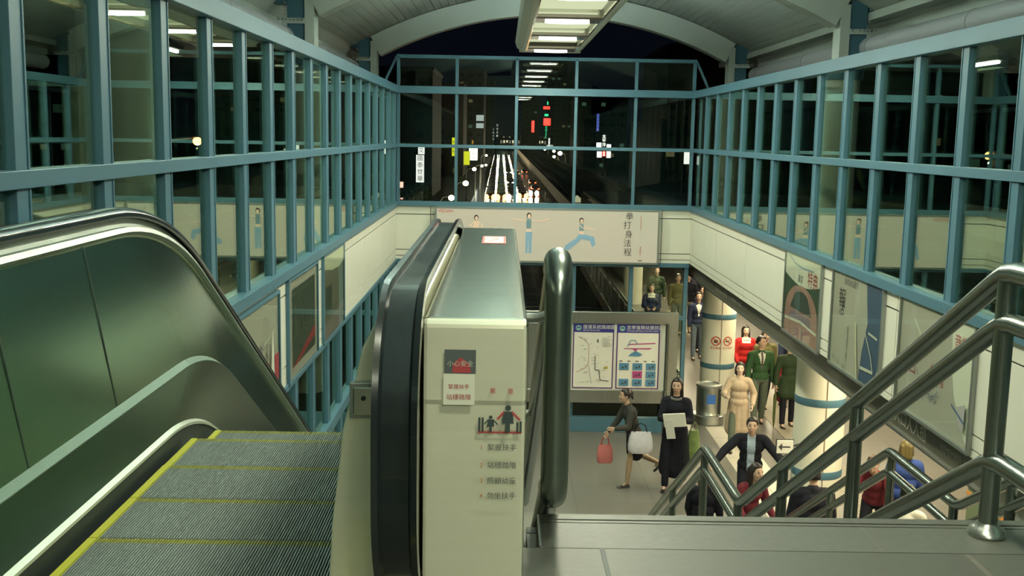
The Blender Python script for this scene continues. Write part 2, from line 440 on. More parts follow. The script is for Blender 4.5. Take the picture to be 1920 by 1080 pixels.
# ---- concrete columns outside the side windows
def column(x, Y, label, low=True, big=.34):
    t = thing('column', label, 'column', (x, Y, ZC))
    m = MB()
    if low: m.lathe([(big, 0), (big, 3.02), (.26, 3.05), (.26, 6.32)], 0, 0, M_column, 40)
    else: m.lathe([(.26, 2.0), (.26, 6.32)], 0, 0, M_column, 40)
    m.build('shaft', t)
    if low:
        for z in (.92, 1.93):
            m = MB(); m.lathe([(big + .004, z), (big + .006, z + .005), (big + .006, z + .10), (big + .004, z + .105)], 0, 0, M_frame, 40); m.build('band', t)
        m = MB(); 
        for a in (-92,): m.bar(((big + .002) * math.cos(R(a)), (big + .002) * math.sin(R(a)), 0), ((big + .002) * math.cos(R(a)), (big + .002) * math.sin(R(a)), 3.0), .012, .006, mat('joint_brown', (.20, .13, .09), .6)); m.build('seam', t)
    m = MB(); m.lathe([(.29, 6.30), (.29, 6.42)], 0, 0, M_frame, 40); m.build('cap', t)
    return t
col_near = column(4.45, 14.35, 'cream round column with one visible blue band, nearest on the concourse, crossed by the handrails')
col_far = column(4.45, 21.3, 'cream round column with two red no-smoking style signs, behind the steel litter bin')
column(4.45, 7.4, 'round column outside the right windows, nearest the viewer', True)
m = MB(); m.lathe([(.31, 0), (.31, 3.0)], 0, 0, M_column, 32)
t = thing('column', 'distant cream column with a grey band, seen through the lower back window', 'column', (4.45, 35.4, ZC)); m.build('shaft', t)
m = MB().lathe([(.316, 1.9), (.316, 2.0)], 0, 0, M_frame, 32); m.build('band', t)
for Y, lb in ((7.4, 'pale round column outside the left windows, near the escalator'), (14.35, 'pale round column outside the left windows, further back')):
    column(-2.62, Y, lb, False)
# prohibition signs on the far column
def prohibition(x, z, kind, label):
    a = math.asin(max(-1, min(1, x / .34)))
    t = thing('prohibition_sign', label, 'sign', (4.45 + .345 * math.sin(a), 21.3 - .345 * math.cos(a), ZC + z), a)
    red = mat('sign_red', (.50, .06, .03), .5)
    m = MB()
    m.add([(r * math.cos(2 * math.pi * k / 32), -.004, r * math.sin(2 * math.pi * k / 32)) for r in (.095, .075) for k in range(32)], [(k, (k + 1) % 32, 32 + (k + 1) % 32, 32 + k) for k in range(32)], red)
    m.bar((-.06, -.004, .06), (.06, -.004, -.06), .004, .016, red, (1, 0, 1)); m.build('red_ring', t)
    m = MB()
    if kind: 
        m.box(-.05, .035, -.003, 0, -.012, .006, M_black); m.tube([(.04, -.002, .0), (.05, -.002, .02), (.035, -.002, .045)], .004, M_black, 6)
    else:
        m.box(-.035, .03, -.003, 0, -.035, .02, M_black); m.tube([(.03, -.002, .01), (.045, -.002, .0), (.03, -.002, -.02)], .004, M_black, 6); m.box(-.02, .02, -.003, 0, .025, .03, M_black)
    m.build('pictogram', t)
    m = MB(); glyphs(m, '禁止飲食' if not kind else '禁止吸菸', .055, (0, -.002, -.145), (1, 0, 0), (0, 0, 1), red); m.build('lettering', t)
prohibition(-.11, 1.50, 0, 'round red no food or drink sign on the cream column, left of the pair')
prohibition(.12, 1.50, 1, 'round red no smoking sign on the cream column, right of the pair')

# ---- sign fascia under the right wall + concourse ceiling
m = MB(); m.box(3.60, 3.72, -2, 46, -1.18, -.93, M_sign_dark); m.box(3.575, 3.60, -2, 46, -1.195, -1.175, M_steel)
t = thing('sign_fascia', 'long dark sign fascia with pale lettering under the right wall', 'sign'); m.build('fascia_board', t)
pale = mat('pale_lettering', (.42, .42, .36), .5)
for yy in (8.55, 16.6):
    m = MB()
    glyphs(m, '出入口人人搭', .15, (3.598, yy + .55, -1.06), (0, -1, 0), (0, 0, 1), pale)
    glyphs(m, 'REMEMBER SCREEN', .085, (3.598, yy - .55, -1.06), (0, -1, 0), (0, 0, 1), pale)
    m.build('lettering', t)
m = MB(); m.box(3.72, 13, -2, 46, -1.02, -.93, M_white); m.box(3.49, 3.72, YB + .4, 46, -1.02, -.93, M_white); struct(m.build('ceiling_concourse'))
m = MB(); m.box(12.8, 13, 0, 46, ZC, -1.0, mat('warm_wall', (.42, .38, .30), .6)); struct(m.build('wall_concourse_right'))
m = MB(); m.box(3.4, 13, 45.8, 46, ZC, -1.0, mat('far_wall', (.14, .13, .11), .6)); struct(m.build('wall_concourse_back'))
lampshade = light('warm_lamp', (1, .93, .72), 3.0)
for x in (5.2, 8.2):
    for y in (8.0, 12.5, 17.0, 21.5, 26.0, 31.0, 36.0):
        t = thing('concourse_light', 'warm strip light in the low concourse ceiling', 'ceiling light', (x, y, -1.035), group='concourse strip lights')
        MB().box(-.28, .28, -1.22, 1.22, -.05, 0, M_white).build('housing', t); MB().box(-.24, .24, -1.18, 1.18, -.06, -.05, lampshade).build('diffuser', t)
# platform decks outside both windows
for s, nm in ((-1, 'left'), (1, 'right')):
    x0 = XL - .18 if s < 0 else XR + .26; x1 = x0 + s * 4.2
    m = MB(); lo, hi = sorted((x0, x1)); z = -.42
    m.box(lo, hi, YN, 24, z - .1, z, M_platform)
    for k in range(60): xx = lo + (hi - lo) * k / 60; m.box(xx, xx + .03, YN, 24, z, z + .03, M_platform)
    tag(m.build('lower_roof'), 'dark ribbed lower roof outside the %s windows' % nm, 'roof')
    # outer parapet wall of the neighbouring platform with its own window frames
    t = thing('platform_screen', 'dim outer screen with blue frames beyond the %s windows' % nm, 'screen')
    m = MB(); xo = x1 + s * 2.5
    m.box(xo - .05, xo + .05, 0, 24, -.6, .05, M_panel); m.build('parapet', t)
    for zz in (1.1, 2.1): MB().box(xo - .04, xo + .04, 0, 24, zz - .04, zz + .04, M_frame).build('rail', t)
    for y in range(0, 25, 3): MB().box(xo - .04, xo + .04, y - .04, y + .04, .05, 2.1, M_frame).build('upright', t)
    m = MB()
    for y in (6.0, 13.0, 20.0):
        tt = thing('platform_light', 'white tube light outside the %s windows' % nm, 'ceiling light', ((-6.2, 8.8)[s > 0], y, 2.87), group='tube lights outside the %s windows' % nm)
        MB().box(-.12, .12, -.75, .75, 0, .08, M_white).build('housing', tt); MB().tube([(0, -.7, -.03), (0, .7, -.03)], .035, M_lampglass, 8).build('tube', tt)
    m = MB(); lo, hi = sorted((x0 + s * 1.0, x0 + s * 7.2)); m.box(lo, hi, YN, 24, 2.95, 3.05, M_deck); tag(m.build('canopy'), 'pale canopy over the platform outside the %s windows' % nm, 'canopy')

# ---- long hanging luminaire
t = thing('hanging_luminaire', 'long pale hanging light box with cross bars running down the middle of the vault', 'light', (.77, 0, 2.78))
L0, L1 = -5.0, 18.4
shell = MB()
wd = .46
ov = [(-wd, 0), (-wd - .10, .07), (-wd - .13, .17), (-wd - .06, .27), (-.2, .30), (.2, .30), (wd + .06, .27), (wd + .13, .17), (wd + .10, .07), (wd, 0), (wd - .05, 0), (wd - .03, .10), (wd - .06, .22), (-wd + .06, .22), (-wd + .03, .10), (-wd + .05, 0)]
k = len(ov)
shell.add([(x, y, z) for y in (L0, L1) for x, z in ov], [(i, (i + 1) % k, k + (i + 1) % k, k + i) for i in range(k)], M_white)
shell.box(-wd - .1, wd + .1, L0 - .04, L0, .02, .27, M_white); shell.box(-wd - .06, wd + .06, L1, L1 + .05, .0, .25, M_white)
shell.build('housing', t, .01)
ceil_glow = light('painted_ceiling_glow', (.62, .68, .42), 1.0)  # emission put in for the lit ceiling showing through the luminaire's openings
frame_m = mat('luminaire_steel', (.42, .38, .36), .22, .9)
for y in LAMP_Y:
    MB().box(-wd + .04, wd - .04, y - .26, y + .26, .012, .07, frame_m).build('cross_bar', t, .02)
    MB().lathe([(.275, 0), (.275, .02), (.25, .024)], 0, 0, M_lampglass, 28).build('lamp', t).matrix_local = Matrix.Translation((0, y, -.0125)) @ Matrix.Diagonal((1, .36, 1, 1))
for a_, b_ in zip(LAMP_Y[:-1], LAMP_Y[1:]):
    MB().box(-wd + .06, wd - .06, b_ + .27, a_ - .27, .13, .15, ceil_glow).build('diffuser', t)  # glowing sheet closing the opening in place of the lit ceiling above
for s in (-1, 1):
    MB().box(s * (wd - .045) - .022, s * (wd - .045) + .022, L0 + .2, L1 - .2, .002, .03, mat('bright_reflector', (.85, .7, .55), .12, 1)).build('side_reflector', t)
for y in (0, 7.4, 14.35):
    for s in (-1, 1): MB().tube([(s * .3, y, .28), (s * .3, y, .98)], .012, M_steel, 8).build('hanger_rod', t)

# ================================================================ posters and signs on the walls
class Art:
    """flat print drawn in its own frame: x to the right, y up, in metres"""
    def __init__(s, org, u, v): s.mb = MB(); s.o = Vector(org); s.u = Vector(u); s.v = Vector(v); s.n = s.u.cross(s.v); s.k = 0
    def p(s, pts, m):
        s.k += 1; s.mb.poly(pts, s.o + s.n * (.001 + .0004 * s.k), s.u, s.v, .0004, m); return s
    def r(s, x0, y0, x1, y1, m): return s.p([(x0, y0), (x1, y0), (x1, y1), (x0, y1)], m)
    def line(s, pts, wd_, m):
        for (a, b), (c, d) in zip(pts[:-1], pts[1:]):
            L = math.hypot(c - a, d - b) or 1; nx, ny = -(d - b) / L * wd_ / 2, (c - a) / L * wd_ / 2
            s.p([(a + nx, b + ny), (a - nx, b - ny), (c - nx, d - ny), (c + nx, d + ny)], m)
        return s
    def disc(s, x, y, rx, ry, m, n=20): return s.p([(x + rx * math.cos(2 * math.pi * i / n), y + ry * math.sin(2 * math.pi * i / n)) for i in range(n)], m)
    def t(s, body, size, x, y, m, align='CENTER'):
        s.k += 1; glyphs(s.mb, body, size, s.o + s.n * (.001 + .0004 * s.k) + s.u * x + s.v * y, s.u, s.v, m, .0004, align); return s
    def build(s, name, parent): return s.mb.build(name, parent)

def pr(name, col, rough=.45, e=0.): return mat('print_' + name, col, rough, emit=col if e else None, es=e)
# back-lit advertising box on the back wall
t = thing('lightbox_banner', 'wide back-lit advertising banner with exercising women on the back wall', 'banner', (0, 0, 0))
BX0, BX1, BZ0, BZ1 = -1.18, 2.86, -.885, .045
m = MB(); m.box(BX0 - .03, BX1 + .03, YB - .13, YB, BZ0 - .035, BZ0, M_track); m.box(BX0 - .03, BX1 + .03, YB - .13, YB, BZ1, BZ1 + .035, M_track)
m.box(BX0 - .03, BX0, YB - .13, YB, BZ0, BZ1, M_track); m.box(BX1, BX1 + .03, YB - .13, YB, BZ0, BZ1, M_track); m.build('frame', t)
bm_ = mat('banner_face', (.20, .20, .17), .3, 0, .05, 2)
nt = bm_.node_tree; p = nt.nodes['Principled BSDF']; tc = nt.nodes.new('ShaderNodeTexCoord'); nz = nt.nodes.new('ShaderNodeTexNoise'); nz.inputs['Scale'].default_value = 1.1
mx = nt.nodes.new('ShaderNodeMix'); mx.data_type = 'RGBA'; mx.inputs[6].default_value = (.48, .50, .33, 1); mx.inputs[7].default_value = (.60, .47, .34, 1)
nt.links.new(tc.outputs['Object'], nz.inputs['Vector']); nt.links.new(nz.outputs['Fac'], mx.inputs[0]); nt.links.new(mx.outputs[2], p.inputs['Emission Color']); p.inputs['Emission Strength'].default_value = .66
MB().box(BX0, BX1, YB - .125, YB - .01, BZ0, BZ1, bm_).build('lit_face', t)
def woman(a, x, y, s, pose):
    sk = pr('skin_lit', (.62, .45, .32), .5, .35); hr = pr('hair', (.05, .03, .03)); bl = pr('jeans_lit', (.16, .27, .34), .5, .5); tp = pr('top_lit', (.14, .22, .24), .5, .3)
    P = lambda pts: [(x + px * s, y + py * s) for px, py in pts]
    a.disc(x + .0 * s, y + .86 * s, .055 * s, .07 * s, hr); a.disc(x + .005 * s, y + .845 * s, .036 * s, .05 * s, sk)
    if pose == 'stand':
        a.p(P([(-.06, .78), (.06, .78), (.05, .55), (-.05, .55)]), tp); a.p(P([(-.05, .56), (.05, .56), (.06, .48), (-.06, .48)]), sk)
        a.p(P([(-.07, .49), (.08, .49), (.07, .0), (.01, .0), (.0, .35), (-.02, .0), (-.07, .0)]), bl)
        a.line(P([(-.05, .74), (-.28, .76), (-.42, .79)]), .022 * s, sk); a.line(P([(.05, .74), (.28, .74), (.46, .80)]), .022 * s, sk)
    elif pose == 'lunge':
        a.p(P([(-.05, .78), (.07, .76), (.06, .6), (-.05, .6)]), tp); a.p(P([(-.05, .6), (.06, .6), (.08, .5), (-.05, .5)]), sk)
        a.p(P([(-.06, .52), (.08, .52), (.32, .46), (.36, .28), (.28, .2), (.22, .36), (.02, .4), (-.3, .12), (-.42, .14), (-.38, .24), (-.12, .42)]), bl)
        a.line(P([(.05, .74), (.2, .66), (.34, .64)]), .022 * s, sk); a.line(P([(-.04, .75), (.02, .68), (.14, .66)]), .022 * s, sk)
    elif pose == 'twist':
        a.p(P([(-.06, .78), (.06, .78), (.07, .55), (-.07, .55)]), sk); a.line(P([(-.05, .76), (-.16, .68), (-.02, .62)]), .025 * s, sk); a.line(P([(.05, .76), (.16, .68), (.10, .6)]), .025 * s, sk)
        a.p(P([(-.07, .56), (.08, .56), (.18, .3), (.1, .0), (.02, .0), (.04, .28), (-.1, .3), (-.2, .02), (-.26, .04), (-.2, .34)]), bl)
a = Art((BX0, YB - .125, BZ0), (1, 0, 0), (0, 0, 1))
a.t('VEDAN', .085, .16, .885, M_red)
woman(a, .72, .12, .76, 'twist'); woman(a, 1.68, .14, .80, 'stand'); woman(a, 2.64, .12, .74, 'lunge')
ink = pr('ink', (.05, .05, .05))
for i, c in enumerate('拳打身法程'): a.t(c, .15, 3.50 + (.015, -.02, .01, -.01, .0)[i], .84 - .165 * i, ink)
a.r(3.72, .60, 3.735, .86, pr('pink', (.55, .30, .26))); a.r(3.72, .14, 3.74, .30, pr('pink', (.55, .30, .26))); a.r(3.69, .03, 3.77, .045, ink)
a.build('print', t)

# framed posters on the side walls (real ones, one by one)
def poster(side, y0, y1, z0, z1, label, draw, ground, cover=True, frame=M_track):
    s = 1 if side == 'R' else -1
    c = XR if s > 0 else XL
    t = thing('poster', label, 'poster', (c, (y0 + y1) / 2, z0))
    W, Hh = y1 - y0, z1 - z0
    m = MB(); f = .03
    def bx(u0, u1, v0, v1, d0, d1, mm, mb=None):
        lo, hi = sorted((-s * d0, -s * d1)); (mb or m).box(lo, hi, u0, u1, v0, v1, mm)
    bx(-W / 2, W / 2, 0, f, 0, .035, frame); bx(-W / 2, W / 2, Hh - f, Hh, 0, .035, frame); bx(-W / 2, -W / 2 + f, f, Hh - f, 0, .035, frame); bx(W / 2 - f, W / 2, f, Hh - f, 0, .035, frame)
    m.build('frame', t, .003)
    m2 = MB(); bx(-W / 2 + f, W / 2 - f, f, Hh - f, .0, .016, ground, m2); m2.build('backing', t)
    # viewer sees far edge on the left for the right wall, on the right for the left wall
    a = Art((-s * .016, s * (W / 2 - f), f), (0, -s, 0), (0, 0, 1))
    draw(a, W - 2 * f, Hh - 2 * f); a.build('print', t)
    if cover:
        m3 = MB(); bx(-W / 2 + f, W / 2 - f, f, Hh - f, .028, .032, M_glass2, m3); m3.build('acrylic_cover', t)
    return t
g_beige = pr('beige_grey', (.44, .42, .36), .4)
def dA(a, w_, h_):
    a.r(0, 0, w_, h_, pr('forest', (.05, .09, .06)))
    a.r(0, h_ * .72, w_, h_, pr('pale', (.62, .62, .52)))
    a.p([(w_ * x, h_ * (.72 - .09 * math.sin(math.pi * x))) for x in [i / 12 for i in range(13)]] + [(w_, h_ * .74), (0, h_ * .74)], pr('pale', (.62, .62, .52)))
    a.line([(w_ * .08, h_ * .96), (w_ * .25, h_ * .88), (w_ * .5, h_ * .85), (w_ * .8, h_ * .86)], .02, pr('sky', (.25, .35, .42)))
    a.t('特典', .20, w_ * .78, h_ * .74, pr('maroon', (.30, .03, .04)))
    a.t('東京', .10, w_ * .45, h_ * .71, ink)
    pk = pr('brick_pink', (.36, .20, .17)); pk2 = pr('violet_grey', (.22, .17, .22)); pk3 = pr('rose', (.42, .27, .23))
    n = 16
    outer = [(w_ * (.5 + .46 * math.cos(math.pi * i / n)), h_ * (.28 + .36 * math.sin(math.pi * i / n))) for i in range(n + 1)]
    a.p([(w_ * .98, 0)] + outer + [(w_ * .02, 0)], pk)
    inner = [(w_ * (.5 + .30 * math.cos(math.pi * i / n)), h_ * (.33 + .24 * math.sin(math.pi * i / n))) for i in range(n + 1)]
    a.p(inner, pr('forest2', (.06, .08, .07)))
    a.p([(w_ * .25, h_ * .30), (w_ * .75, h_ * .30), (w_ * .82, h_ * .20), (w_ * .12, h_ * .20)], pk2)
    a.line([(w_ * .05, h_ * .17), (w_ * .5, h_ * .21), (w_ * .95, h_ * .17)], .03, pr('pale', (.62, .62, .52))); a.line([(w_ * .52, h_ * .2), (w_ * .6, 0)], .04, pk2); a.line([(w_ * .2, h_ * .2), (w_ * .1, 0)], .03, pk3)
    a.line([(w_ * .2, h_ * .36), (w_ * .34, h_ * .58), (w_ * .5, h_ * .63), (w_ * .68, h_ * .56), (w_ * .8, h_ * .36)], .02, pk3)
def dB(a, w_, h_):
    bl = pr('denim_blue', (.07, .11, .19)); wl = pr('pale', (.62, .62, .52))
    a.p([(w_ * .68, h_), (w_, h_), (w_, h_ * .3), (w_ * .88, 0), (w_ * .62, 0), (w_ * .66, h_ * .3), (w_ * .74, h_ * .6)], bl)
    a.t('秋の大通り', .085, w_ * .38, h_ * .92, pr('grey_ink', (.12, .12, .12)))
    for i, c in enumerate('報'): a.t(c, .22, w_ * .20, h_ * .72, ink)
    a.t('活', .17, w_ * .20, h_ * .62, ink)
    for i, c in enumerate('GIK TAIPEI DAY'): a.t(c, .05, w_ * .36, h_ * (.46 - .025 * i), ink)
    a.line([(w_ * .52, h_ * .56), (w_ * .55, h_ * .3), (w_ * .60, 0)], .045, pr('cream', (.62, .58, .42)))
    a.line([(w_ * .72, h_ * .5), (w_ * .85, h_ * .3), (w_ * .9, h_ * .16)], .018, wl); a.line([(w_ * .66, h_ * .14), (w_ * .9, h_ * .16)], .03, wl); a.line([(w_ * .78, h_ * .52), (w_ * .95, h_ * .5)], .02, wl)
    a.p([(w_ * .9, 0), (w_, 0), (w_, h_ * .25)], wl)
    for x, y in ((.1, .08), (.2, .05), (.32, .04)): a.t('日本', .05, w_ * x, h_ * y, pr('grey_ink', (.12, .12, .12)))
def dC(a, w_, h_):
    mr_ = pr('maroon', (.30, .03, .04)); bl = pr('denim_blue', (.07, .11, .19)); wl = pr('white', (.72, .72, .62))
    a.t('朝日', .16, w_ * .16, h_ * .42, mr_); a.t('台灣', .16, w_ * .55, h_ * .44, mr_)
    a.p([(w_ * .72, h_ * .95), (w_, h_), (w_, 0), (w_ * .96, h_ * .05), (w_ * .80, h_ * .35), (w_ * .74, h_ * .6)], wl)
    a.line([(w_ * .2, h_ * .85), (w_ * .3, h_ * .74), (w_ * .27, h_ * .65)], .03, pr('pale', (.62, .62, .52)))
    random.seed(3)
    for i in range(46):
        x, y = w_ * random.uniform(.3, .62), h_ * random.uniform(.22, .40); a.line([(x, y), (x + random.uniform(-.05, .05), y + random.uniform(-.05, .05))], .008, bl)
    a.p([(w_ * .86, h_ * .3), (w_ * .97, h_ * .36), (w_ * .96, h_ * .12), (w_ * .90, h_ * .16)], pr('greyish', (.35, .34, .33))); a.line([(w_ * .8, h_ * .3), (w_ * .97, h_ * .2)], .02, bl)
    a.t('音樂', .12, w_ * .87, h_ * .82, mr_)
poster('R', 11.34, 12.84, Z_BOT - .02, .11, 'framed dark green poster with a pink arch, furthest on the right wall', dA, pr('forest', (.05, .09, .06)))
poster('R', 9.46, 10.96, Z_BOT - .02, .10, 'framed grey poster with blue drape and dark characters, middle of the right wall', dB, g_beige)
poster('R', 7.56, 9.06, Z_BOT + .01, .10, 'framed grey poster with red characters and a white shape, nearest on the right wall', dC, g_beige)
def dL1(a, w_, h_):
    mr_ = pr('maroon', (.30, .03, .04)); bl = pr('violet_grey', (.22, .17, .22))
    a.line([(w_ * .1, h_ * .62), (w_ * .5, h_ * .56), (w_ * .9, h_ * .66)], .02, pr('pale', (.62, .62, .52)))
    random.seed(5)
    for i in range(40):
        x, y = w_ * random.uniform(.2, .7), h_ * random.uniform(.35, .6); a.line([(x, y), (x + random.uniform(-.08, .08), y + random.uniform(-.08, .08))], .014, bl)
    a.r(w_ * .60, h_ * .10, w_ * .72, h_ * .38, mr_); a.r(w_ * .84, h_ * .14, w_ * .95, h_ * .42, mr_); a.p([(w_ * .72, h_ * .1), (w_ * .8, h_ * .7), (w_ * .84, h_ * .1)], pr('pale', (.62, .62, .52)))
def dL2(a, w_, h_):
    a.r(w_ * .12, h_ * .10, w_ * .92, h_ * .90, pr('night_green', (.05, .075, .055)))
    a.p([(w_ * .12, h_ * .10), (w_ * .92, h_ * .34), (w_ * .92, h_ * .22), (w_ * .3, h_ * .10)], pr('maroon', (.30, .03, .04)))
    random.seed(9)
    for i in range(34):
        x, y = w_ * random.uniform(.15, .8), h_ * random.uniform(.4, .8); a.line([(x, y), (x + random.uniform(-.1, .1), y + random.uniform(-.12, .12))], .015, pr('moss', (.13, .16, .11)))
def dL3(a, w_, h_):
    a.r(0, 0, w_, h_, pr('khaki', (.16, .165, .12)))
    a.p([(0, h_), (w_, h_), (w_, h_ * .80), (w_ * .75, h_ * .76), (w_ * .4, h_ * .78), (0, h_ * .86)], pr('painted_reflection', (.60, .62, .44)))  # reflection across the top put into the print as a pale shape
    a.r(w_ * .08, h_ * .30, w_ * .40, h_ * .62, pr('night_green', (.05, .075, .055))); a.p([(0, 0), (w_, 0), (w_, h_ * .3), (0, h_ * .16)], pr('taupe', (.25, .22, .2)))
poster('L', 7.60, 9.12, Z_BOT + .02, .03, 'framed poster with red blocks and grey scribbles beside the escalator, nearest on the left wall', dL1, g_beige, frame=M_frame)
poster('L', 9.50, 11.05, Z_BOT - .02, .06, 'framed dark photo poster with a wide grey mount, middle of the left wall', dL2, g_beige, frame=M_frame)
poster('L', 11.40, 12.92, Z_BOT - .02, .07, 'framed olive poster with a pale top, furthest on the left wall', dL3, g_beige, frame=M_frame)

# ---- map board standing in front of the back glass
YM = 19.36
t = thing('map_board', 'grey steel map board standing in front of the lower back window', 'map board', (0, 0, 0))
m = MB(); m.box(.3, 3.30, YM, YM + .12, -2.02, -1.80, M_steel); m.box(.3, 3.30, YM, YM + .12, -3.52, -3.27, M_steel); m.box(3.12, 3.30, YM, YM + .12, -3.27, -2.02, M_steel); m.box(.3, 1.16, YM, YM + .12, -3.27, -2.02, M_steel)
m.build('frame', t, .008)
MB().box(1.16, 3.12, YM + .05, YM + .10, -3.27, -2.02, M_paper).build('backing', t)
for x in (3.09, .5): MB().tube([(x, YM - .04, ZC), (x, YM - .04, -2.0)], .035, M_tube, 16).build('post', t)
def map_sheet(x0, x1, label, route):
    q = thing('map_sheet', label, 'map', (x0, YM + .045, -3.25))
    W, Hh = x1 - x0, 1.22
    MB().box(0, W, -.01, .0, 0, Hh, M_paper).build('sheet', q)
    a = Art((0, -.010, 0), (1, 0, 0), (0, 0, 1)); nv = M_navy; pu = pr('purple', (.10, .03, .16))
    a.r(.0, .0, W, .02, pu); a.r(0, 0, .022, Hh, pu); a.r(W - .022, 0, W, Hh, pu); a.r(0, Hh - .16, W, Hh, nv)
    a.disc(.10, Hh - .08, .055, .05, pr('logo_green', (.25, .45, .38))); a.line([(.06, Hh - .09), (.10, Hh - .06), (.14, Hh - .09)], .018, nv)
    a.t('捷運系統路線圖' if route else '忠孝復興站資訊圖', .085, .18, Hh - .065, M_paper, 'LEFT'); a.t('METRO ROUTE MAP' if route else 'STATION INFORMATION MAP GUIDE', .035, .18, Hh - .125, M_paper, 'LEFT')
    mg = pr('magenta', (.40, .05, .20)); bx_ = pr('box_blue', (.08, .22, .36)); gy = pr('grey_line', (.35, .33, .33))
    if route:
        random.seed(11)
        a.line([(.1, .98), (.22, .92), (.30, .82), (.30, .5), (.26, .40), (.08, .30)], .012, pr('pale_red', (.50, .30, .28))); a.line([(.30, .45), (.36, .10)], .012, gy)
        a.line([(.42, .62), (.42, .36), (.50, .34), (.52, .16), (.68, .14)], .014, ink)
        for i in range(44): x, y = random.uniform(.1, W - .12), random.uniform(.06, .98); a.r(x, y, x + random.uniform(.02, .07), y + .008, gy)
        for i in range(6): a.r(.54, .80 + .03 * i, .54 + random.uniform(.1, .2), .81 + .03 * i, gy)
        a.p([(.44, .88), (.48, .88), (.46, .96)], ink); a.disc(.62, .40, .04, .025, pr('mustard', (.40, .33, .05)))
    else:
        a.p([(.22, .85), (.72, .88), (.72, .86), (.2, .83)], mg); a.p([(.14, .77), (.66, .78), (.62, .755), (.14, .755)], mg); a.line([(.2, .80), (.26, .92), (.34, .92), (.40, .84)], .014, bx_)
        a.p([(.28, .77), (.40, .77), (.36, .70)], mg); a.p([(.22, .62), (.44, .62), (.48, .66), (.36, .72), (.28, .68)], bx_)
        for i in range(5): a.r(.06 + .15 * i, .52, .12 + .15 * i, .535, ink)
        for j, row in enumerate(((0, 1, 2), (1, 2), (0, 1, 2))):
            for i in row:
                x, y = .06 + .25 * i, .36 - .15 * j; a.r(x, y, x + .18, y + .13, mg if (j, i) == (1, 1) else bx_); a.r(x + .05, y + .03, x + .09, y + .06, ink); a.r(x + .11, y + .04, x + .14, y + .09, ink)
    a.build('print', q)
map_sheet(1.36, 2.12, 'white route map with navy header, left sheet on the map board', True)
map_sheet(2.17, 2.97, 'white station guide with blue and magenta squares, right sheet on the map board', False)
map_sheet(.55, 1.31, 'white sheet on the map board mostly hidden by the foreground steel tube', True)
# ---- litter bin
t = thing('litter_bin', 'round stainless litter bin with a blue label at the foot of the far column', 'litter bin', (4.12, 20.35, ZC))
MB().lathe([(.30, 0), (.31, .01), (.31, .17), (.30, .18)], 0, 0, M_steel, 36).build('base_ring', t)
MB().lathe([(.235, .17), (.24, .18), (.24, .70), (.235, .72)], 0, 0, M_steel, 36).build('drum', t)
MB().lathe([(.25, .72), (.255, .74), (.25, .77), (.19, .785), (.18, .76), (.02, .76)], 0, 0, M_track, 36).build('lid', t)
MB().box(-.085, .085, -.247, -.238, .42, .60, mat('label_blue', (.04, .14, .45), .4)).build('label', t)
MB().box(.16, .20, -.19, -.13, .2, .70, M_dark).build('slot', t)
# ---- guard rail beyond the back window along the void
t = thing('guard_rail', 'dark glazed guard rail with steel top along the void beyond the back window', 'railing')
MB().tube([(3.5, 20.2, ZC + 1.0), (3.5, 45, ZC + 1.0)], .04, M_tube, 12).build('top_rail', t)
MB().box(3.46, 3.54, 20.2, 45, ZC, ZC + .12, M_track).build('kerb', t)
y = 20.4
while y < 45: 
    MB().box(3.47, 3.53, y - .03, y + .03, ZC + .1, ZC + 1.0, M_steel).build('post', t); y += 1.5
MB().box(3.49, 3.51, 20.2, 45, ZC + .15, ZC + .9, mat('smoked_panel', (.05, .07, .055), .25, .2)).build('infill_panel', t)
# ---- arrow placard by the near column
t = thing('arrow_sign', 'small white arrow placard on a dark bracket beside the near column', 'sign', (3.82, 13.75, -2.66))
MB().box(-.10, .12, -.01, .01, -.09, .09, M_paper).build('placard', t, .004)
m = MB(); m.box(-.11, .13, .01, .02, -.10, .10, M_dark); m.tube([(.1, .015, -.09), (.0, .015, -.14), (-.08, .015, -.08)], .012, M_dark, 8); m.bar((.1, .02, 0), (.45, .3, 0), .02, .02, M_dark); m.build('bracket', t)
a = Art((0, -.010, 0), (1, 0, 0), (0, 0, 1)); a.line([(.08, 0), (-.06, 0)], .02, ink); a.p([(-.08, 0), (-.03, .05), (-.03, -.05)], ink); a.build('arrow', t)
# ---- notice counter and benches at the far right of the concourse
t = thing('ticket_barrier', 'low dark green counter with orange stripe at the right of the concourse', 'counter', (6.3, 9.5, ZC))
MB().box(0, .5, 0, 4.2, 0, 1.0, mat('barrier_green', (.10, .16, .09), .4)).build('cabinet', t); MB().box(-.01, .51, -.01, 4.21, .86, .92, mat('orange_stripe', (.45, .20, .04), .4)).build('stripe', t); MB().box(-.03, .53, -.03, 4.23, 1.0, 1.04, mat('bench_blue', (.03, .09, .35), .4)).build('top', t)
for yy in (10.4, 12.2): MB().box(-.012, .0, yy - 9.5, yy - 9.3, .1, .8, M_white).build('panel', t)
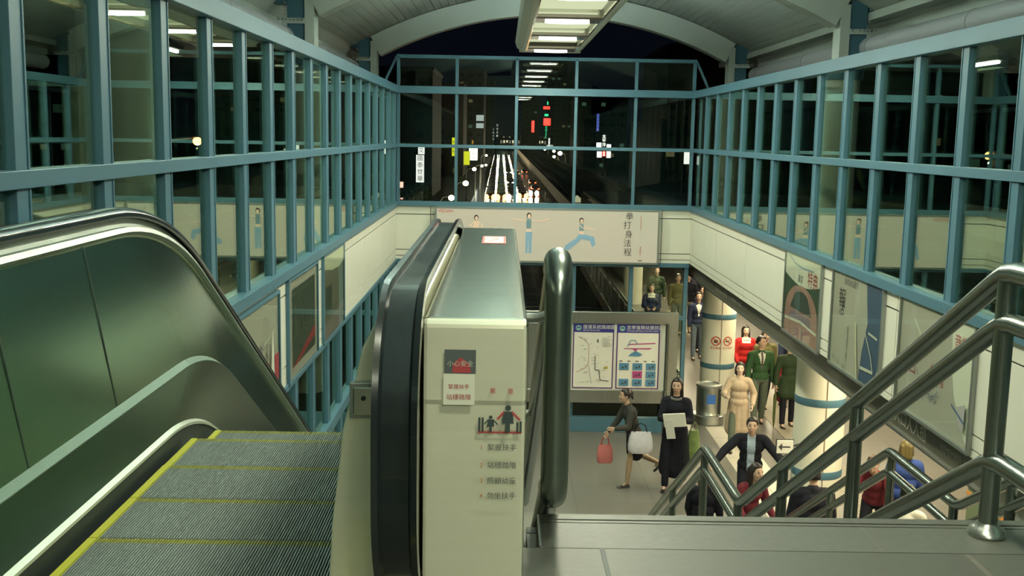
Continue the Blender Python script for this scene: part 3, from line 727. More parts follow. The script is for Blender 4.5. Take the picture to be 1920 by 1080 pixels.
# ================================================================ escalator
E0, ER, EA = 4.5, 1.6, 30.0
def epath(h, y0, z_end=-4.12, flat_end=1.2, n=10, E0=4.5):
    """(y, z) points of a line running h above the step line, parallel to it"""
    out = [(y0, h)]
    if E0 - y0 > .9: out.append(((y0 + E0) / 2, h))
    out.append((E0, h))
    for i in range(1, n + 1):
        a = R(EA * i / n); out.append((E0 + (ER + h) * math.sin(a), -ER + (ER + h) * math.cos(a)))
    y, z = out[-1]; zb = z_end + h; dy = (z - zb) / math.tan(R(EA)); out.append((y + dy * .5, z + (zb - z) * .5)); out.append((y + dy, zb)); out.append((y + dy + flat_end, zb))
    return out
def sweep(mb, prof, y0, m, smooth=False, z_end=-4.12, flat_end=1.2):
    """closed cross-section [(x, h)] carried along the escalator path"""
    paths = [epath(p[1], y0, z_end, flat_end, E0=p[2] if len(p) > 2 else 4.5) for p in prof]; N = len(paths[0]); k = len(prof); vs = []
    for i in range(N): vs += [(prof[j][0], paths[j][i][0], paths[j][i][1]) for j in range(k)]
    fs = [(i * k + j, i * k + (j + 1) % k, (i + 1) * k + (j + 1) % k, (i + 1) * k + j) for i in range(N - 1) for j in range(k)]
    fs += [tuple(range(k)), tuple((N - 1) * k + j for j in range(k))[::-1]]
    return mb.add(vs, fs, m, smooth)
esc = thing('escalator', 'steel escalator with black handrails and ribbed yellow-edged steps, going down beside the stairs', 'escalator', (0, 0, 0))
# left balustrade
LX = -1.68; UP = .035
mb = MB(); sweep(mb, [(LX + .055, .905 + UP), (LX + .05, .88 + UP), (LX + .165, .27, 4.95), (LX + .10, .27, 4.95), (LX - .02, .5, 4.8), (LX - .03, .905 + UP)], 1.2, M_inner); bal = mb.build('balustrade', esc)
mb = MB(); sweep(mb, [(LX + .062, .925 + UP), (LX + .072, .905 + UP), (LX + .055, .89 + UP), (LX - .05, .89 + UP), (LX - .05, .94 + UP), (LX + .03, .94 + UP), (LX + .035, .925 + UP)], 1.2, mat('capping_steel', (.34, .38, .34), .42, 1)); mb.build('capping_rail', bal)
mb = MB(); sweep(mb, [(LX + .025, .965 + UP), (LX + .025, .94 + UP), (LX - .025, .94 + UP), (LX - .025, .965 + UP)], 1.2, M_track); mb.build('handrail_guide', bal)
mb = MB(); sweep(mb, [(LX + .160, .285, 4.95), (LX + .195, .262, 4.95), (LX + .195, .25, 4.95), (LX + .10, .25, 4.95), (LX + .10, .285, 4.95)], 1.2, mat('deck_trim_steel', (.15, .20, .16), .45, .8)); mb.build('deck_trim', bal)
mb = MB(); sweep(mb, [(LX + .195, .258, 4.95), (LX + .245, .075), (LX + .245, .06), (LX + .10, .05), (LX + .09, .258, 4.95)], 1.2, M_skirt); mb.build('skirt_deck', bal)
mb = MB(); sweep(mb, [(LX + .243, .082), (LX + .262, .070), (LX + .262, .058), (LX + .243, .058)], 1.2, mat('bright_trim', (.62, .64, .54), .3, .5)); mb.build('skirt_trim', bal)
mb = MB(); sweep(mb, [(LX + .256, .057), (LX + .275, -.12), (LX + .18, -.12), (LX + .18, .057)], 1.2, M_dark); mb.build('skirt_brush', bal)
mb = MB(); sweep(mb, [(LX - .06, .90), (LX - .03, .90), (LX - .03, -.6), (LX - .06, -.6)], 1.2, M_steel); mb.build('outer_cladding', bal)
def belt(xc, w_, pts, m, parent, name='handrail'):
    """handrail belt: rounded C section along (y, z) points"""
    sec = [(-.5, -.022), (-.52, 0), (-.42, .016), (-.2, .024), (0, .026), (.2, .024), (.42, .016), (.52, 0), (.5, -.022), (.36, -.018), (.30, -.004), (-.30, -.004), (-.36, -.018)]
    k = len(sec); vs = []; N = len(pts)
    for i, (y, z) in enumerate(pts):
        a, b = pts[max(i - 1, 0)], pts[min(i + 1, N - 1)]; ty, tz = b[0] - a[0], b[1] - a[1]; L = math.hypot(ty, tz); ty /= L; tz /= L
        ny, nz_ = -tz, ty
        for sx, sn in sec: vs.append((xc + sx * w_, y + ny * sn, z + nz_ * sn))
    fs = [(i * k + j, i * k + (j + 1) % k, (i + 1) * k + (j + 1) % k, (i + 1) * k + j) for i in range(N - 1) for j in range(k)] + [tuple(range(k)), tuple((N - 1) * k + j for j in range(k))[::-1]]
    mb = MB(); mb.add(vs, fs, m, True); return mb.build(name, parent)
belt(LX, .098, epath(.985 + UP, 1.2, n=16), M_rubber, bal)
mb = MB()
for s_ in (3.35, 4.12, 4.92, 5.62, 6.35, 7.1):   # seams between inner panels
    for j in range(2):
        pass
def on_path(h, s_):
    """point at arc length s_ along the step line (measured in y for the flat part)"""
    if s_ <= E0: return (s_, h), 0
    a = (s_ - E0) / (ER + .9)
    if a < R(EA): return (E0 + (ER + h) * math.sin(a), -ER + (ER + h) * math.cos(a)), a
    a = R(EA); e = s_ - E0 - (ER + .9) * a
    return (E0 + (ER + h) * math.sin(a) + e * math.cos(a), -ER + (ER + h) * math.cos(a) - e * math.sin(a)), a
for s_ in (3.35, 4.15):
    p0, a = on_path(.885, s_); p1, _ = on_path(.285, s_)
    MB().bar((LX + .054, p0[0], p0[1] + UP), (LX + .163, p1[0], p1[1]), .004, .003, mat('seam_grey', (.12, .15, .13), .4, .8), (1, 0, 0)).build('panel_seam', bal)
# steps: one ribbed step, then copies along the path
def step_mb():
    mb = MB(); D = .40; x0, x1 = -1.385, -.455
    mb.box(x0, x1, 0, D, -.03, -.012, mat('step_groove_shade', (.03, .035, .035), .6))  # groove bed coloured dark to deepen the shading between ribs
    k = 0; x = x0 + .035
    while x < x1 - .035:
        mb.box(x, x + .0045, .004, D - .034, -.012, 0, M_stepmat); x += .0095
    # yellow demarcation at both sides and the rear
    for a, b in ((x0, x0 + .028), (x1 - .028, x1)): mb.box(a, b, 0, D, -.012, .001, M_yellow)
    x = x0 + .035
    while x < x1 - .035:
        mb.box(x, x + .0045, D - .034, D, -.012, .0005, mat('worn_yellow', (.30, .30, .06), .5, .2)); x += .0095
    mb.box(x0, x1, D, D + .005, -.22, -.012, M_stepmat)
    mb.box(x0 + .02, x1 - .02, .02, .06, -.3, -.03, M_dark)
    return mb
st0 = step_mb().build('step', esc)
def step_pos(s_):
    if s_ <= E0: return s_, 0
    a = (s_ - E0) / ER
    if a < R(EA): return E0 + ER * math.sin(a), -ER + ER * math.cos(a)
    e = s_ - E0 - ER * R(EA); return E0 + ER * math.sin(R(EA)) + e * math.cos(R(EA)), -ER + ER * math.cos(R(EA)) - e * math.sin(R(EA))
s_ = 1.46; first = True; E0 = 4.2
while True:
    y, z = step_pos(s_)
    if z < ZC + .05: break
    o = st0 if first else st0.copy()
    if not first: COL.objects.link(o); o.parent = esc
    o.location = (0, y, z); first = False; s_ += .405
mb = MB().box(-1.385, -.455, 1.2, 1.455, -.05, .006, M_steel); mb.build('comb_plate', esc)
mb = MB().box(-1.5, -.40, 12.6, 14.3, ZC, ZC + .02, M_steel); mb.build('lower_landing_plate', esc)
# right balustrade with its wide steel casing
RX = -.235; BY = 2.54; BT = .94
def inner_cl():
    mb = MB(); sweep(mb, [(RX - .052, .955), (RX - .100, .86), (RX - .150, .65), (RX - .178, .40), (RX - .195, .10), (RX - .21, .05), (RX - .21, -.3), (RX + .04, -.3), (RX + .04, .955)], BY + .03, M_clad_lit); mb.build('inner_cladding', rb, .006)
def casing():
    mb = MB(); x0, x1 = -.185, .068
    ys = epath(BT, BY, -4.12, 1.2, E0=5.0); top = [(BY + .012, BT)] + ys[1:]
    bot = [(y, z - BT - .45) for y, z in top]
    front = [(BY - .004, BT - .012), (BY - .006, BT - .20), (BY - .002, BT - .212), (BY - .006, -.001)]
    outline = top + bot[::-1][:-1] + [(BY + .3, -.001)] + front[::-1]
    k = len(outline); vs = [(x, y, z) for x in (x0, x1) for y, z in outline]
    fs = [tuple(range(k)), tuple(range(k, 2 * k))[::-1]] + [(i, (i + 1) % k, k + (i + 1) % k, k + i) for i in range(k)]
    mb.add(vs, fs, M_clad); mf = mb.mi(M_clad_lit)
    for i in range(len(front) + 0):
        mb.m[2 + len(outline) - 1 - i] = mf
    return mb
rb = casing().build('balustrade', esc, .010); inner_cl()
newel = [(2.95, .24)] + arc(2.66, .54, .30, 270, 180, 10)[1:] + arc(2.66, .70, .30, 180, 90, 12)
newel = [(y, z) for y, z in newel]
pts = [(p[0], p[1]) for p in newel] + [(y, z) for y, z in epath(1.0, 2.9, n=16)[0:]]
belt(RX, .105, [(y, z) for y, z in pts][::-1], M_rubber, rb)
m = MB(); outl = [(3.0, .28)] + arc(2.66, .54, .27, 268, 180, 8) + arc(2.66, .685, .27, 180, 90, 10) + [(3.0, .955)]
k = len(outl); m.add([(x, y, z) for x in (RX - .035, RX + .035) for y, z in outl], [tuple(range(k)), tuple(range(k, 2 * k))[::-1]] + [(i, (i + 1) % k, k + (i + 1) % k, k + i) for i in range(k)], M_track); m.build('newel_plate', rb)
m = MB(); sweep(m, [(RX + .03, .975), (RX + .03, .93), (RX - .03, .93), (RX - .03, .975)], 2.66, M_dark); m.build('handrail_guide', rb)
# key switch
m = MB(); m.box(-.365, -.295, BY + .012, BY + .034, .685, .775, M_track); m.box(-.356, -.304, BY + .006, BY + .012, .695, .765, M_clad); m.build('key_switch', rb, .003)
MB().tube([(-.33, BY + .008, .738), (-.33, BY + .002, .738)], .006, M_dark, 12).build('keyhole', rb)
# stickers and notices on the casing
FX = lambda px: -.132 + (px - 835) * .00131
FZ = lambda py: .867 - .00135 * (py - 655)
sl_ = -.018 / .188
a = Art((0, BY - .0068, 0), (1, 0, 0), (0, 0, 1))
dk = pr('sticker_grey', (.10, .115, .12), .4); rd = pr('sticker_red', (.42, .06, .07), .5); wh = pr('sticker_white', (.72, .72, .60), .5); lt = pr('sticker_text', (.5, .55, .45)); gr = pr('notice_dark', (.05, .07, .07)); org_ = pr('notice_orange', (.50, .16, .06))
a.r(FX(835), FZ(700), FX(893), FZ(656), dk); a.p([(FX(850), FZ(698)), (FX(884), FZ(698)), (FX(882), FZ(682)), (FX(865), FZ(670)), (FX(850), FZ(682))], rd); a.t('小心安全', .016, FX(864), FZ(682), lt)
a.r(FX(833), FZ(757), FX(891), FZ(700), wh); a.t('緊握扶手', .013, FX(862), FZ(724), rd); a.t('站穩踏階', .015, FX(862), FZ(743), rd)
a.t('乘', .016, FX(925), FZ(731), rd); a.t('意', .016, FX(958), FZ(731), rd)
a.build('sticker_lettering', rb)
a = Art((0, BY - .0065, 0), (1, 0, 0), (0, 0, 1))
a.r(FX(898), FZ(809), FX(980), FZ(806), rd); a.r(FX(899), FZ(806), FX(903), FZ(780), gr); a.r(FX(905), FZ(806), FX(909), FZ(780), gr); a.r(FX(970), FZ(806), FX(974), FZ(788), gr); a.r(FX(976), FZ(806), FX(980), FZ(786), gr)
for cx, s in ((922, .6), (954, 1.)):
    X = FX(cx); b = FZ(806); q = .065 * s
    a.disc(X, b + q * .93, q * .11, q * .11, gr); a.p([(X - q * .18, b + q * .80), (X + q * .18, b + q * .80), (X + q * .22, b + q * .33), (X - q * .22, b + q * .33)], gr); a.r(X - q * .08, b, X + q * .08, b + q * .35, gr)
    a.line([(X - q * .15, b + q * .77), (X - q * .40, b + q * .5)], q * .08, gr if s < 1 else rd); a.line([(X + q * .15, b + q * .77), (X + q * .45, b + q * .48)], q * .08, gr if s < 1 else rd)
for i, (py, s) in enumerate(((835, '緊握扶手'), (868, '站穩踏階'), (897, '照顧幼童'), (925, '勿坐扶手'))):
    a.t(str(i + 1), .016, FX(906), FZ(py), org_); a.t(s, .018, FX(944), FZ(py), gr)
a.build('safety_notice', rb)
a = Art((-.10, 4.05, BT + .0), (1, 0, 0), (0, 1, 0)); a.r(.02, .30, .12, .62, rd); a.r(.03, .33, .11, .59, wh); a.line([(.05, .4), (.09, .5), (.06, .53)], .008, rd); a.build('top_sticker', rb)
# ================================================================ hand rails of the stairs
RT, R2, R3 = .95, .775, .28
def rail_path(off, y0, y1=12.3):
    """centre line (y, z) of a stair rail with height off above the nosings"""
    return [(y0, off), (3.55, off), (3.63, off - .01), (3.70, off - .045), (7.26, off - 2.10), (7.36, off - 2.145), (7.46, off - 2.155), (8.62, off - 2.155), (8.72, off - 2.165), (8.82, off - 2.215), (y1, off - 2.215 - (y1 - 8.82) * .5774)]
def stair_rail(X, label, y0, posts, r=.036, loop=False):
    t = thing('stair_handrail', label, 'handrail', (X, 0, 0))
    def clean(p): return [q for i, q in enumerate(p) if q[0] >= y0 or i == 0]
    top, mid, low = (clean(rail_path(o, y0)) for o in (RT, R2, R3))
    MB().tube([(0, y, z) for y, z in top], r * 1.08, M_tube, 18).build('top_rail', t)
    MB().tube([(0, y, z) for y, z in mid[1 if loop else 0:]], r, M_tube, 16).build('middle_rail', t)
    MB().tube([(0, y, z) for y, z in low], r, M_tube, 16).build('lower_rail', t)
    pts = [(0, y0 + .0, RT)] + [(0, y0 - .16 * math.sin(a) , RT - .16 + .16 * math.cos(a)) for a in (.3, .6, .9, 1.2, 1.57)] + [(0, y0 - .16 * math.sin(a), R3 + .16 + .16 * math.cos(a)) for a in (1.57, 1.9, 2.2, 2.5, 2.8, 3.14)]
    MB().tube(pts, r * 1.08, M_tube, 18).build('end_loop', t)
    for y in posts:
        zt = None
        P = rail_path(RT, y0)
        for (ya, za), (yb, zb) in zip(P[:-1], P[1:]):
            if ya <= y <= yb: zt = za + (zb - za) * (y - ya) / (yb - ya)
        zf = 0 if y < 3.8 else (-2.06 if 7.2 < y < 9.0 else (-.1717 * (int((y - 3.78) / TREAD) + 1) if y < 7.3 else -2.06 - .1717 * (int((y - 9.0) / TREAD) + 1)))
        m = MB(); m.tube([(0, y, zf), (0, y, zt - .02)], r * .92, M_tube, 16); p_ = m.build('post', t)
        MB().lathe([(.062, 0), (.066, .008), (.062, .022), (.045, .034), (.036, .05)], 0, y, M_steel, 24, zf).build('base_flange', p_)
    return t
stair_rail(1.75, 'steel handrail in the middle of the stairs, flanged foot on the granite edge', 3.05, (3.63, 5.05, 6.3, 7.42, 8.70, 10.2, 11.7))
stair_rail(3.32, 'brushed steel handrail along the right side of the stairs under the wall', 3.05, (5.05, 6.6, 7.42, 8.66, 10.2, 11.7))
# left rail with the thick bumper loop next to the escalator casing
t = thing('stair_handrail', 'thick satin steel loop ending the left stair handrail, beside the escalator casing', 'handrail', (.19, 0, 0))
r = .046
zt, zb = .95, .20
pts = [(0, 3.62, zt - .02), (0, 3.56, zt + .01)] + [(0, 3.52 - .10 * math.sin(a), zt - .08 + .10 * math.cos(a)) for a in (.0, .4, .8, 1.2, 1.57)] + [(0, 3.52 - .10 * math.sin(a), zb + .07 + .10 * math.cos(a)) for a in (1.57, 1.9, 2.3, 2.7, 3.14)] + [(0, 3.62, zb - .04)]
MB().tube(pts, r, M_tube, 24).build('end_loop', t)
MB().tube([(0, 3.60, zt - .02), (0, 3.78, zt - .11), (0, 7.28, zt - 2.13), (0, 8.6, zt - 2.13), (0, 12.2, zt - 4.2)], r * .9, M_tube, 18).build('top_rail', t)
MB().tube([(0, 3.60, zb - .035), (0, 3.78, zb - .13), (0, 7.28, zb - 2.15), (0, 8.6, zb - 2.15), (0, 12.2, zb - 4.2)], r * .9, M_tube, 18).build('lower_rail', t)
for y, z in ((3.62, .78), (5.2, .02), (7.0, -1.02)): MB().tube([(0, y, z), (-.06, y, z - .02), (-.115, y, z - .02)], .017, M_track, 12).build('bracket', t)
tag(MB().box(.078, .098, 3.68, 3.70, .70, .745, M_paper).build('tag_plate'), 'small white plate behind the steel loop', 'plate')
# ================================================================ people
def cap_(mb, a, b, ra, rb, m, n=12):
    a = Vector(a); b = Vector(b); d = b - a; L = d.length
    if L < 1e-4: return mb.ball(a, ra, m, 8)
    d /= L; pts = []; rs = []
    for i in (0, 1, 2, 3):
        t = math.pi / 2 * (1 - i / 3.0001); pts.append(a - d * ra * math.sin(t)); rs.append(max(.001, ra * math.cos(t)))
    for i in (0, 1, 2, 3):
        t = math.pi / 2 * i / 3.0001; pts.append(b + d * rb * math.sin(t)); rs.append(max(.001, rb * math.cos(t)))
    return mb.tube(pts, rs, m, n)
def fuse(mb, name, parent, voxel=.012, smooth=3, paint=None, extra=None, mats=None):
    """one continuous surface out of overlapping volumes"""
    me = bpy.data.meshes.new(name); me.from_pydata(mb.v, [], mb.f)
    bm = bmesh.new(); bm.from_mesh(me); bmesh.ops.recalc_face_normals(bm, faces=bm.faces); bm.to_mesh(me); bm.free()
    o = bpy.data.objects.new(name, me); COL.objects.link(o)
    md = o.modifiers.new('r', 'REMESH'); md.mode = 'VOXEL'; md.voxel_size = voxel
    md2 = o.modifiers.new('s', 'SMOOTH'); md2.iterations = smooth; md2.factor = .5
    dg = bpy.context.evaluated_depsgraph_get(); dg.update()
    me2 = bpy.data.meshes.new_from_object(o.evaluated_get(dg)); bpy.data.objects.remove(o); bpy.data.meshes.remove(me)
    ms = mats or mb.mats
    me2.materials.clear()
    out = MB(); out.v = [tuple(v.co) for v in me2.vertices]; out.f = [list(p.vertices) for p in me2.polygons]; out.mats = list(ms)
    cs = [p.center.copy() for p in me2.polygons]
    out.m = [paint(c) if paint else 0 for c in cs]; out.sm = [True] * len(out.f)
    bpy.data.meshes.remove(me2)
    if extra: extra(out)
    res = out.build(name, parent); return res
def cloth(name, c, rough=.8): return mat('cloth_' + name, c, rough, 0, .18, 14, .25, 90, spec=.2)
SKIN = mat('skin', (.52, .34, .245), .5, 0, .06, 12)
SKIN2 = mat('skin_pale', (.60, .43, .33), .5, 0, .06, 12)
HAIR = mat('black_hair', (.018, .013, .012), .45, 0, .3, 40)
LIP = mat('lips', (.33, .12, .10), .5); EYE = mat('eye_dark', (.015, .01, .01), .2); STOCK = mat('nude_stocking', (.34, .24, .15), .45); SHOE = mat('black_shoe', (.015, .013, .012), .3)
def dirv(f, o, s): f, o = R(f), R(o); return Vector((s * math.sin(o), -math.sin(f) * math.cos(o), -math.cos(f) * math.cos(o)))
def person(label, loc, rz, H, lean=0, turn=0, nod=0, arms=((0, 8, 15, 0), (0, 8, 15, 0)), legs=((12, 4), (-10, 8)), male=False, top=None, top_paint=None, sleeve=1.0,
           bottom='trousers', bcol=None, hair='short', coat=0, skirt=None, shoecol=None, legcol=None, skin=None, topname='jacket', bulk=0., hood=False, haircol=None, group=None, inner=None, collar=None, hips=0):
    t = thing('person', label, 'person', loc, rz, group, H / 1.70)
    skin = skin or SKIN; sw = .185 if male else .165
    L = R(lean); T = Vector((0, -math.sin(L), math.cos(L)))
    p0 = Vector((0, 0, .93)); J = {}
    hipz = .90
    for i, s in ((0, -1), (1, 1)):     # 0 = the person's right (-x)
        f, k = legs[i]; h = Vector((s * .088, 0, hipz)); kn = h + dirv(f, 2, s) * .42; an = kn + dirv(f - k, 1, s) * .41
        J[i] = (h, kn, an, f - k)
    drop = min(J[0][2].z, J[1][2].z) - .075
    low = 0 if J[0][2].z < J[1][2].z else 1
    dz = Vector((0, 0, -drop)); p0 = p0 + dz
    for i in (0, 1): J[i] = (J[i][0] + dz, J[i][1] + dz, J[i][2] + dz, J[i][3])
    sh = p0 + T * .44; hc = p0 + T * .525 + Vector((0, -math.sin(L + R(nod)), math.cos(L + R(nod)))) * .135
    A = {}
    for i, s in ((0, -1), (1, 1)):
        f, o, ef, eo = arms[i]; a = sh + Vector((s * sw, 0, -.02)); e = a + dirv(f, o, s) * .275; wv = dirv(f + ef, eo, s); wpt = e + wv * .245
        A[i] = (a, e, wpt, wv)
    tr = R(turn); ct, st_ = math.cos(tr), math.sin(tr)
    def HR(v): return hc + Vector((v[0] * ct - v[1] * st_, v[0] * st_ + v[1] * ct, v[2]))
    # --- body: one surface
    b = MB()
    for z, rx, ry, rz_ in ((.33, sw - .015, .10, .15), (.16, .125, .09, .14), (.0, .15, .105, .12)): c = p0 + T * z; b.ball(c, 1, skin, 10, (rx, ry, rz_))
    cap_(b, sh + Vector((-sw + .03, 0, -.01)), sh + Vector((sw - .03, 0, -.01)), .055, .055, skin)
    cap_(b, p0 + T * .45, hc - Vector((0, 0, .05)), .055, .048, skin)
    b.ball(hc + Vector((0, 0, .012)), 1, skin, 14, (.074, .092, .105))
    b.ball(HR((0, -.022, -.055)), 1, skin, 10, (.054, .064, .058)); b.ball(HR((0, -.062, -.088)), .022, skin, 8)
    cap_(b, HR((0, -.086, .016)), HR((0, -.104, -.022)), .009, .014, skin, 8); b.ball(HR((0, -.080, -.058)), 1, skin, 8, (.024, .014, .012))
    for s in (-1, 1): b.ball(HR((s * .076, .008, -.004)), 1, skin, 8, (.010, .018, .03)); b.ball(HR((s * .035, -.070, -.022)), 1, skin, 8, (.024, .018, .024))
    for i in (0, 1):
        a, e, wp, wv = A[i]; cap_(b, a, e, .046, .038, skin); cap_(b, e, wp, .038, .024, skin)
        s = (-1, 1)[i]; n = Vector((-s, 0, 0)); n = (n - wv * n.dot(wv)); n = n.normalized() if n.length > .2 else Vector((0, 0, -1)); wd_ = wv.cross(n)
        for q in (-.5, 0, .5): cap_(b, wp + wv * .015 + wd_ * .020 * q, wp + wv * .078 + wd_ * .052 * q, .016, .015, skin, 8)
        h, kn, an, fa = J[i]; cap_(b, h, kn, .075, .05, skin); cap_(b, kn, kn + (an - kn) * .35, .05, .052, skin); cap_(b, kn + (an - kn) * .35, an, .052, .034, skin); cap_(b, an, an + Vector((0, -.07, -.045)), .032, .025, skin)
    def extra(o):
        for s in (-1, 1):
            o.ball(HR((s * .031, -.0815, .012)), 1, EYE, 6, (.014, .006, .006)); o.ball(HR((s * .032, -.086, .034)), 1, haircol or HAIR, 6, (.018, .006, .0035))
        o.ball(HR((0, -.0915, -.058)), 1, LIP, 6, (.020, .006, .006))
        for i in (0, 1):
            a, e, wp, wv = A[i]; s = (-1, 1)[i]; n = Vector((-s, 0, 0)); n = (n - wv * n.dot(wv)); n = n.normalized() if n.length > .2 else Vector((0, 0, -1)); wd_ = wv.cross(n)
            if wd_.y > 0 and abs(wd_.y) > .1: wd_ = -wd_
            for k, (off, ln) in enumerate(((1.5, .066), (.5, .074), (-.5, .070), (-1.5, .055))):
                c0 = wp + wv * .080 + wd_ * .0175 * off; c1 = c0 + (wv * .9 + n * .25) * ln * .42; c2 = c1 + (wv * .6 + n * .75) * ln * .34; c3 = c2 + (wv * .25 + n * .95) * ln * .26
                o.tube([c0, c1, c2, c3], [.0088, .0082, .0075, .006], skin, 6)
            c0 = wp + wv * .025 + wd_ * .032; c1 = c0 + (wv * .6 + wd_ * .7 + n * .3) * .035; c2 = c1 + (wv * .85 + wd_ * .2 + n * .5) * .03
            o.tube([c0, c1, c2], [.012, .0105, .008], skin, 6)
    bd = fuse(b, 'body', t, .0105, 3, extra=extra, mats=[skin])
    if legcol:
        bd.data.materials.append(legcol); k = len(bd.data.materials) - 1
        for p in bd.data.polygons:
            if p.center.z < .80 and (abs(p.center.x) < .2) and all((p.center - A[i][2]).length > .2 for i in (0, 1)): p.material_index = k
    # --- upper garment
    top = top or cloth('navy', (.02, .03, .06)); g = MB(); bk = .018 + bulk
    lst = top if isinstance(top, list) else [top]
    for z, rx, ry, rz_ in ((.33, sw - .01, .105, .15), (.16, .135, .10, .15), (.02, .158, .115, .13)): c = p0 + T * z; g.ball(c, 1, lst[0], 10, (rx + bk, ry + bk, rz_))
    cap_(g, sh + Vector((-sw + .02, 0, -.01)), sh + Vector((sw - .02, 0, -.01)), .058 + bk * .6, .058 + bk * .6, lst[0])
    cap_(g, p0 + T * .44, p0 + T * .475, .066 + bk * .5, .060 + bk * .5, lst[0])
    for i in (0, 1):
        a, e, wp, wv = A[i]; cap_(g, a, e, .056 + bk * .6, .048 + bk * .6, lst[0])
        if sleeve > .6: cap_(g, e, wp - wv * .02, .047 + bk * .6, .036 + bk * .4, lst[0])
    if coat:
        y_ = (J[0][1].y + J[1][1].y) / 2; zt = p0.z; zb = zt - coat; N = 5
        for k in range(N):
            u0, u1 = k / N, (k + 1) / N; w0 = .15 + .05 * u0
            cap_(g, (-w0 * .5, y_ * u0, zt - coat * u0), (-w0 * .5, y_ * u1, zt - coat * u1), .115 + .03 * u0, .118 + .03 * u1, lst[0]); cap_(g, (w0 * .5, y_ * u0, zt - coat * u0), (w0 * .5, y_ * u1, zt - coat * u1), .115 + .03 * u0, .118 + .03 * u1, lst[0])
            cap_(g, (0, y_ * u0, zt - coat * u0), (0, y_ * u1, zt - coat * u1), .12 + .03 * u0, .123 + .03 * u1, lst[0])
    if hood: cap_(g, p0 + T * .46 + Vector((-.07, .06, 0)), p0 + T * .46 + Vector((.07, .06, 0)), .06, .06, lst[0])
    pf = (lambda c: top_paint((c - p0), T)) if top_paint else None
    fuse(g, topname, t, .0125, 8 if coat else 2, paint=pf, mats=lst)
    if inner:
        m = MB(); z0 = p0 + T * .30; z1 = p0 + T * .47; yy = -(.105 + bk) - .004
        m.add([(p0 + T * z + Vector((x, y, 0))) for x, y, z in ((-.055, -.075 - bk, .46), (.055, -.075 - bk, .46), (0, yy - .008, .20), (0, -.085 - bk, .47))], [(0, 2, 3), (3, 2, 1), (0, 3, 1)], inner); m.build('shirt', t)
    if collar:
        m = MB(); c = p0 + T * .478; m.tube([c + Vector((.075 * math.cos(R(q)), .07 * math.sin(R(q)) - .01, -.012 * math.cos(R(q + 90)) )) for q in range(0, 360, 24)], .021, collar, 8, True); m.build('collar', t)
    # --- lower garment
    bcol = bcol or cloth('black', (.012, .012, .014))
    if bottom == 'trousers':
        g = MB(); g.ball(p0 + Vector((0, 0, -.01)), 1, bcol, 10, (.168, .125, .12))
        for i in (0, 1):
            h, kn, an, fa = J[i]; cap_(g, h, kn, .090, .068, bcol); cap_(g, kn, an + Vector((0, 0, .02)), .068, .054, bcol)
        fuse(g, 'trousers', t, .0125, 2)
    elif bottom == 'skirt':
        g = MB(); y_ = (J[0][1].y + J[1][1].y) / 2
        for q in (-.06, 0, .06): cap_(g, (q, 0, p0.z + .02), (q * 1.3, y_ * .8, p0.z - (skirt or .42)), .11, .118, bcol)
        fuse(g, 'skirt', t, .0125, 2)
    # --- shoes
    for i in (0, 1):
        h, kn, an, fa = J[i]; m = MB(); an0 = an + Vector((0, 0, -.045)); z = an.z - .052
        pitch = max(-50, min(35, -fa * .9)) if i != low else 0
        rot = Matrix.Rotation(R(pitch), 3, 'X')
        sec = [(.045, .028, .030), (.02, .034, .04), (-.03, .034, .038), (-.09, .042, .026), (-.14, .040, .018), (-.17, .020, .012)]
        vs = []; K = 10
        for y, rx, rz2 in sec:
            for k in range(K):
                q = 2 * math.pi * k / K; v = Vector((rx * math.cos(q), y, -.02 + (rz2 if math.sin(q) > 0 else .012) * math.sin(q) - .0)); vs.append(an + rot @ (v + Vector((0, 0, -.04))))
        fs = [(a_ * K + k, a_ * K + (k + 1) % K, (a_ + 1) * K + (k + 1) % K, (a_ + 1) * K + k) for a_ in range(len(sec) - 1) for k in range(K)] + [tuple(range(K)), tuple((len(sec) - 1) * K + k for k in range(K))[::-1]]
        m.add(vs, fs, shoecol or SHOE, True); m.build('shoe', t)
    # --- hair
    hcol = haircol or HAIR; g = MB()
    g.ball(HR((0, .018, .030)), 1, hcol, 12, (.086, .092, .098))
    g.ball(HR((0, -.030, .088)), 1, hcol, 8, (.062, .045, .026))
    if hair in ('long', 'bob'):
        ln = .20 if hair == 'long' else .09
        for s in (-1, 1): cap_(g, HR((s * .070, .005, .03)), HR((s * .080, .015, -ln)), .024, .026, hcol, 8)
        for q in (-.05, 0, .05): cap_(g, HR((q, .07, .03)), HR((q, .085, -ln - .03)), .04, .036, hcol, 8)
    elif hair == 'bun':
        g.ball(HR((0, .10, .05)), .045, hcol, 8); cap_(g, HR((0, .1, .05)), HR((0, .135, -.06)), .03, .015, hcol, 8)
    else:
        for s in (-1, 1): cap_(g, HR((s * .070, .01, .03)), HR((s * .073, .012, -.01)), .014, .010, hcol, 8)
        cap_(g, HR((-.04, .065, .0)), HR((.04, .065, -.0)), .04, .04, hcol, 8)
    fuse(g, 'hair', t, .010, 1)
    S = H / 1.70; Mx = Matrix.Translation(loc) @ Matrix.Rotation(rz, 4, 'Z') @ Matrix.Scale(S, 4)
    return [Mx @ (A[i][2] + A[i][3] * .10) for i in (0, 1)]
c_ = cloth
black = c_('black', (.012, .013, .02)); navy = c_('navy', (.02, .028, .06)); green = c_('green_suit', (.035, .085, .035)); red = c_('red_coat', (.42, .02, .02)); beige = c_('beige', (.40, .31, .22)); olive = c_('olive', (.13, .12, .05)); jean = c_('jeans', (.10, .13, .16)); khaki = c_('khaki', (.26, .24, .16)); maroon = c_('maroon', (.13, .02, .03)); white = c_('white', (.60, .60, .52)); grey = c_('grey', (.15, .15, .14)); pblue = c_('pale_blue', (.32, .40, .48)); gtrou = c_('grey_green', (.10, .12, .09)); bluec = c_('blue', (.03, .06, .22)); tie = c_('tie', (.09, .08, .08))
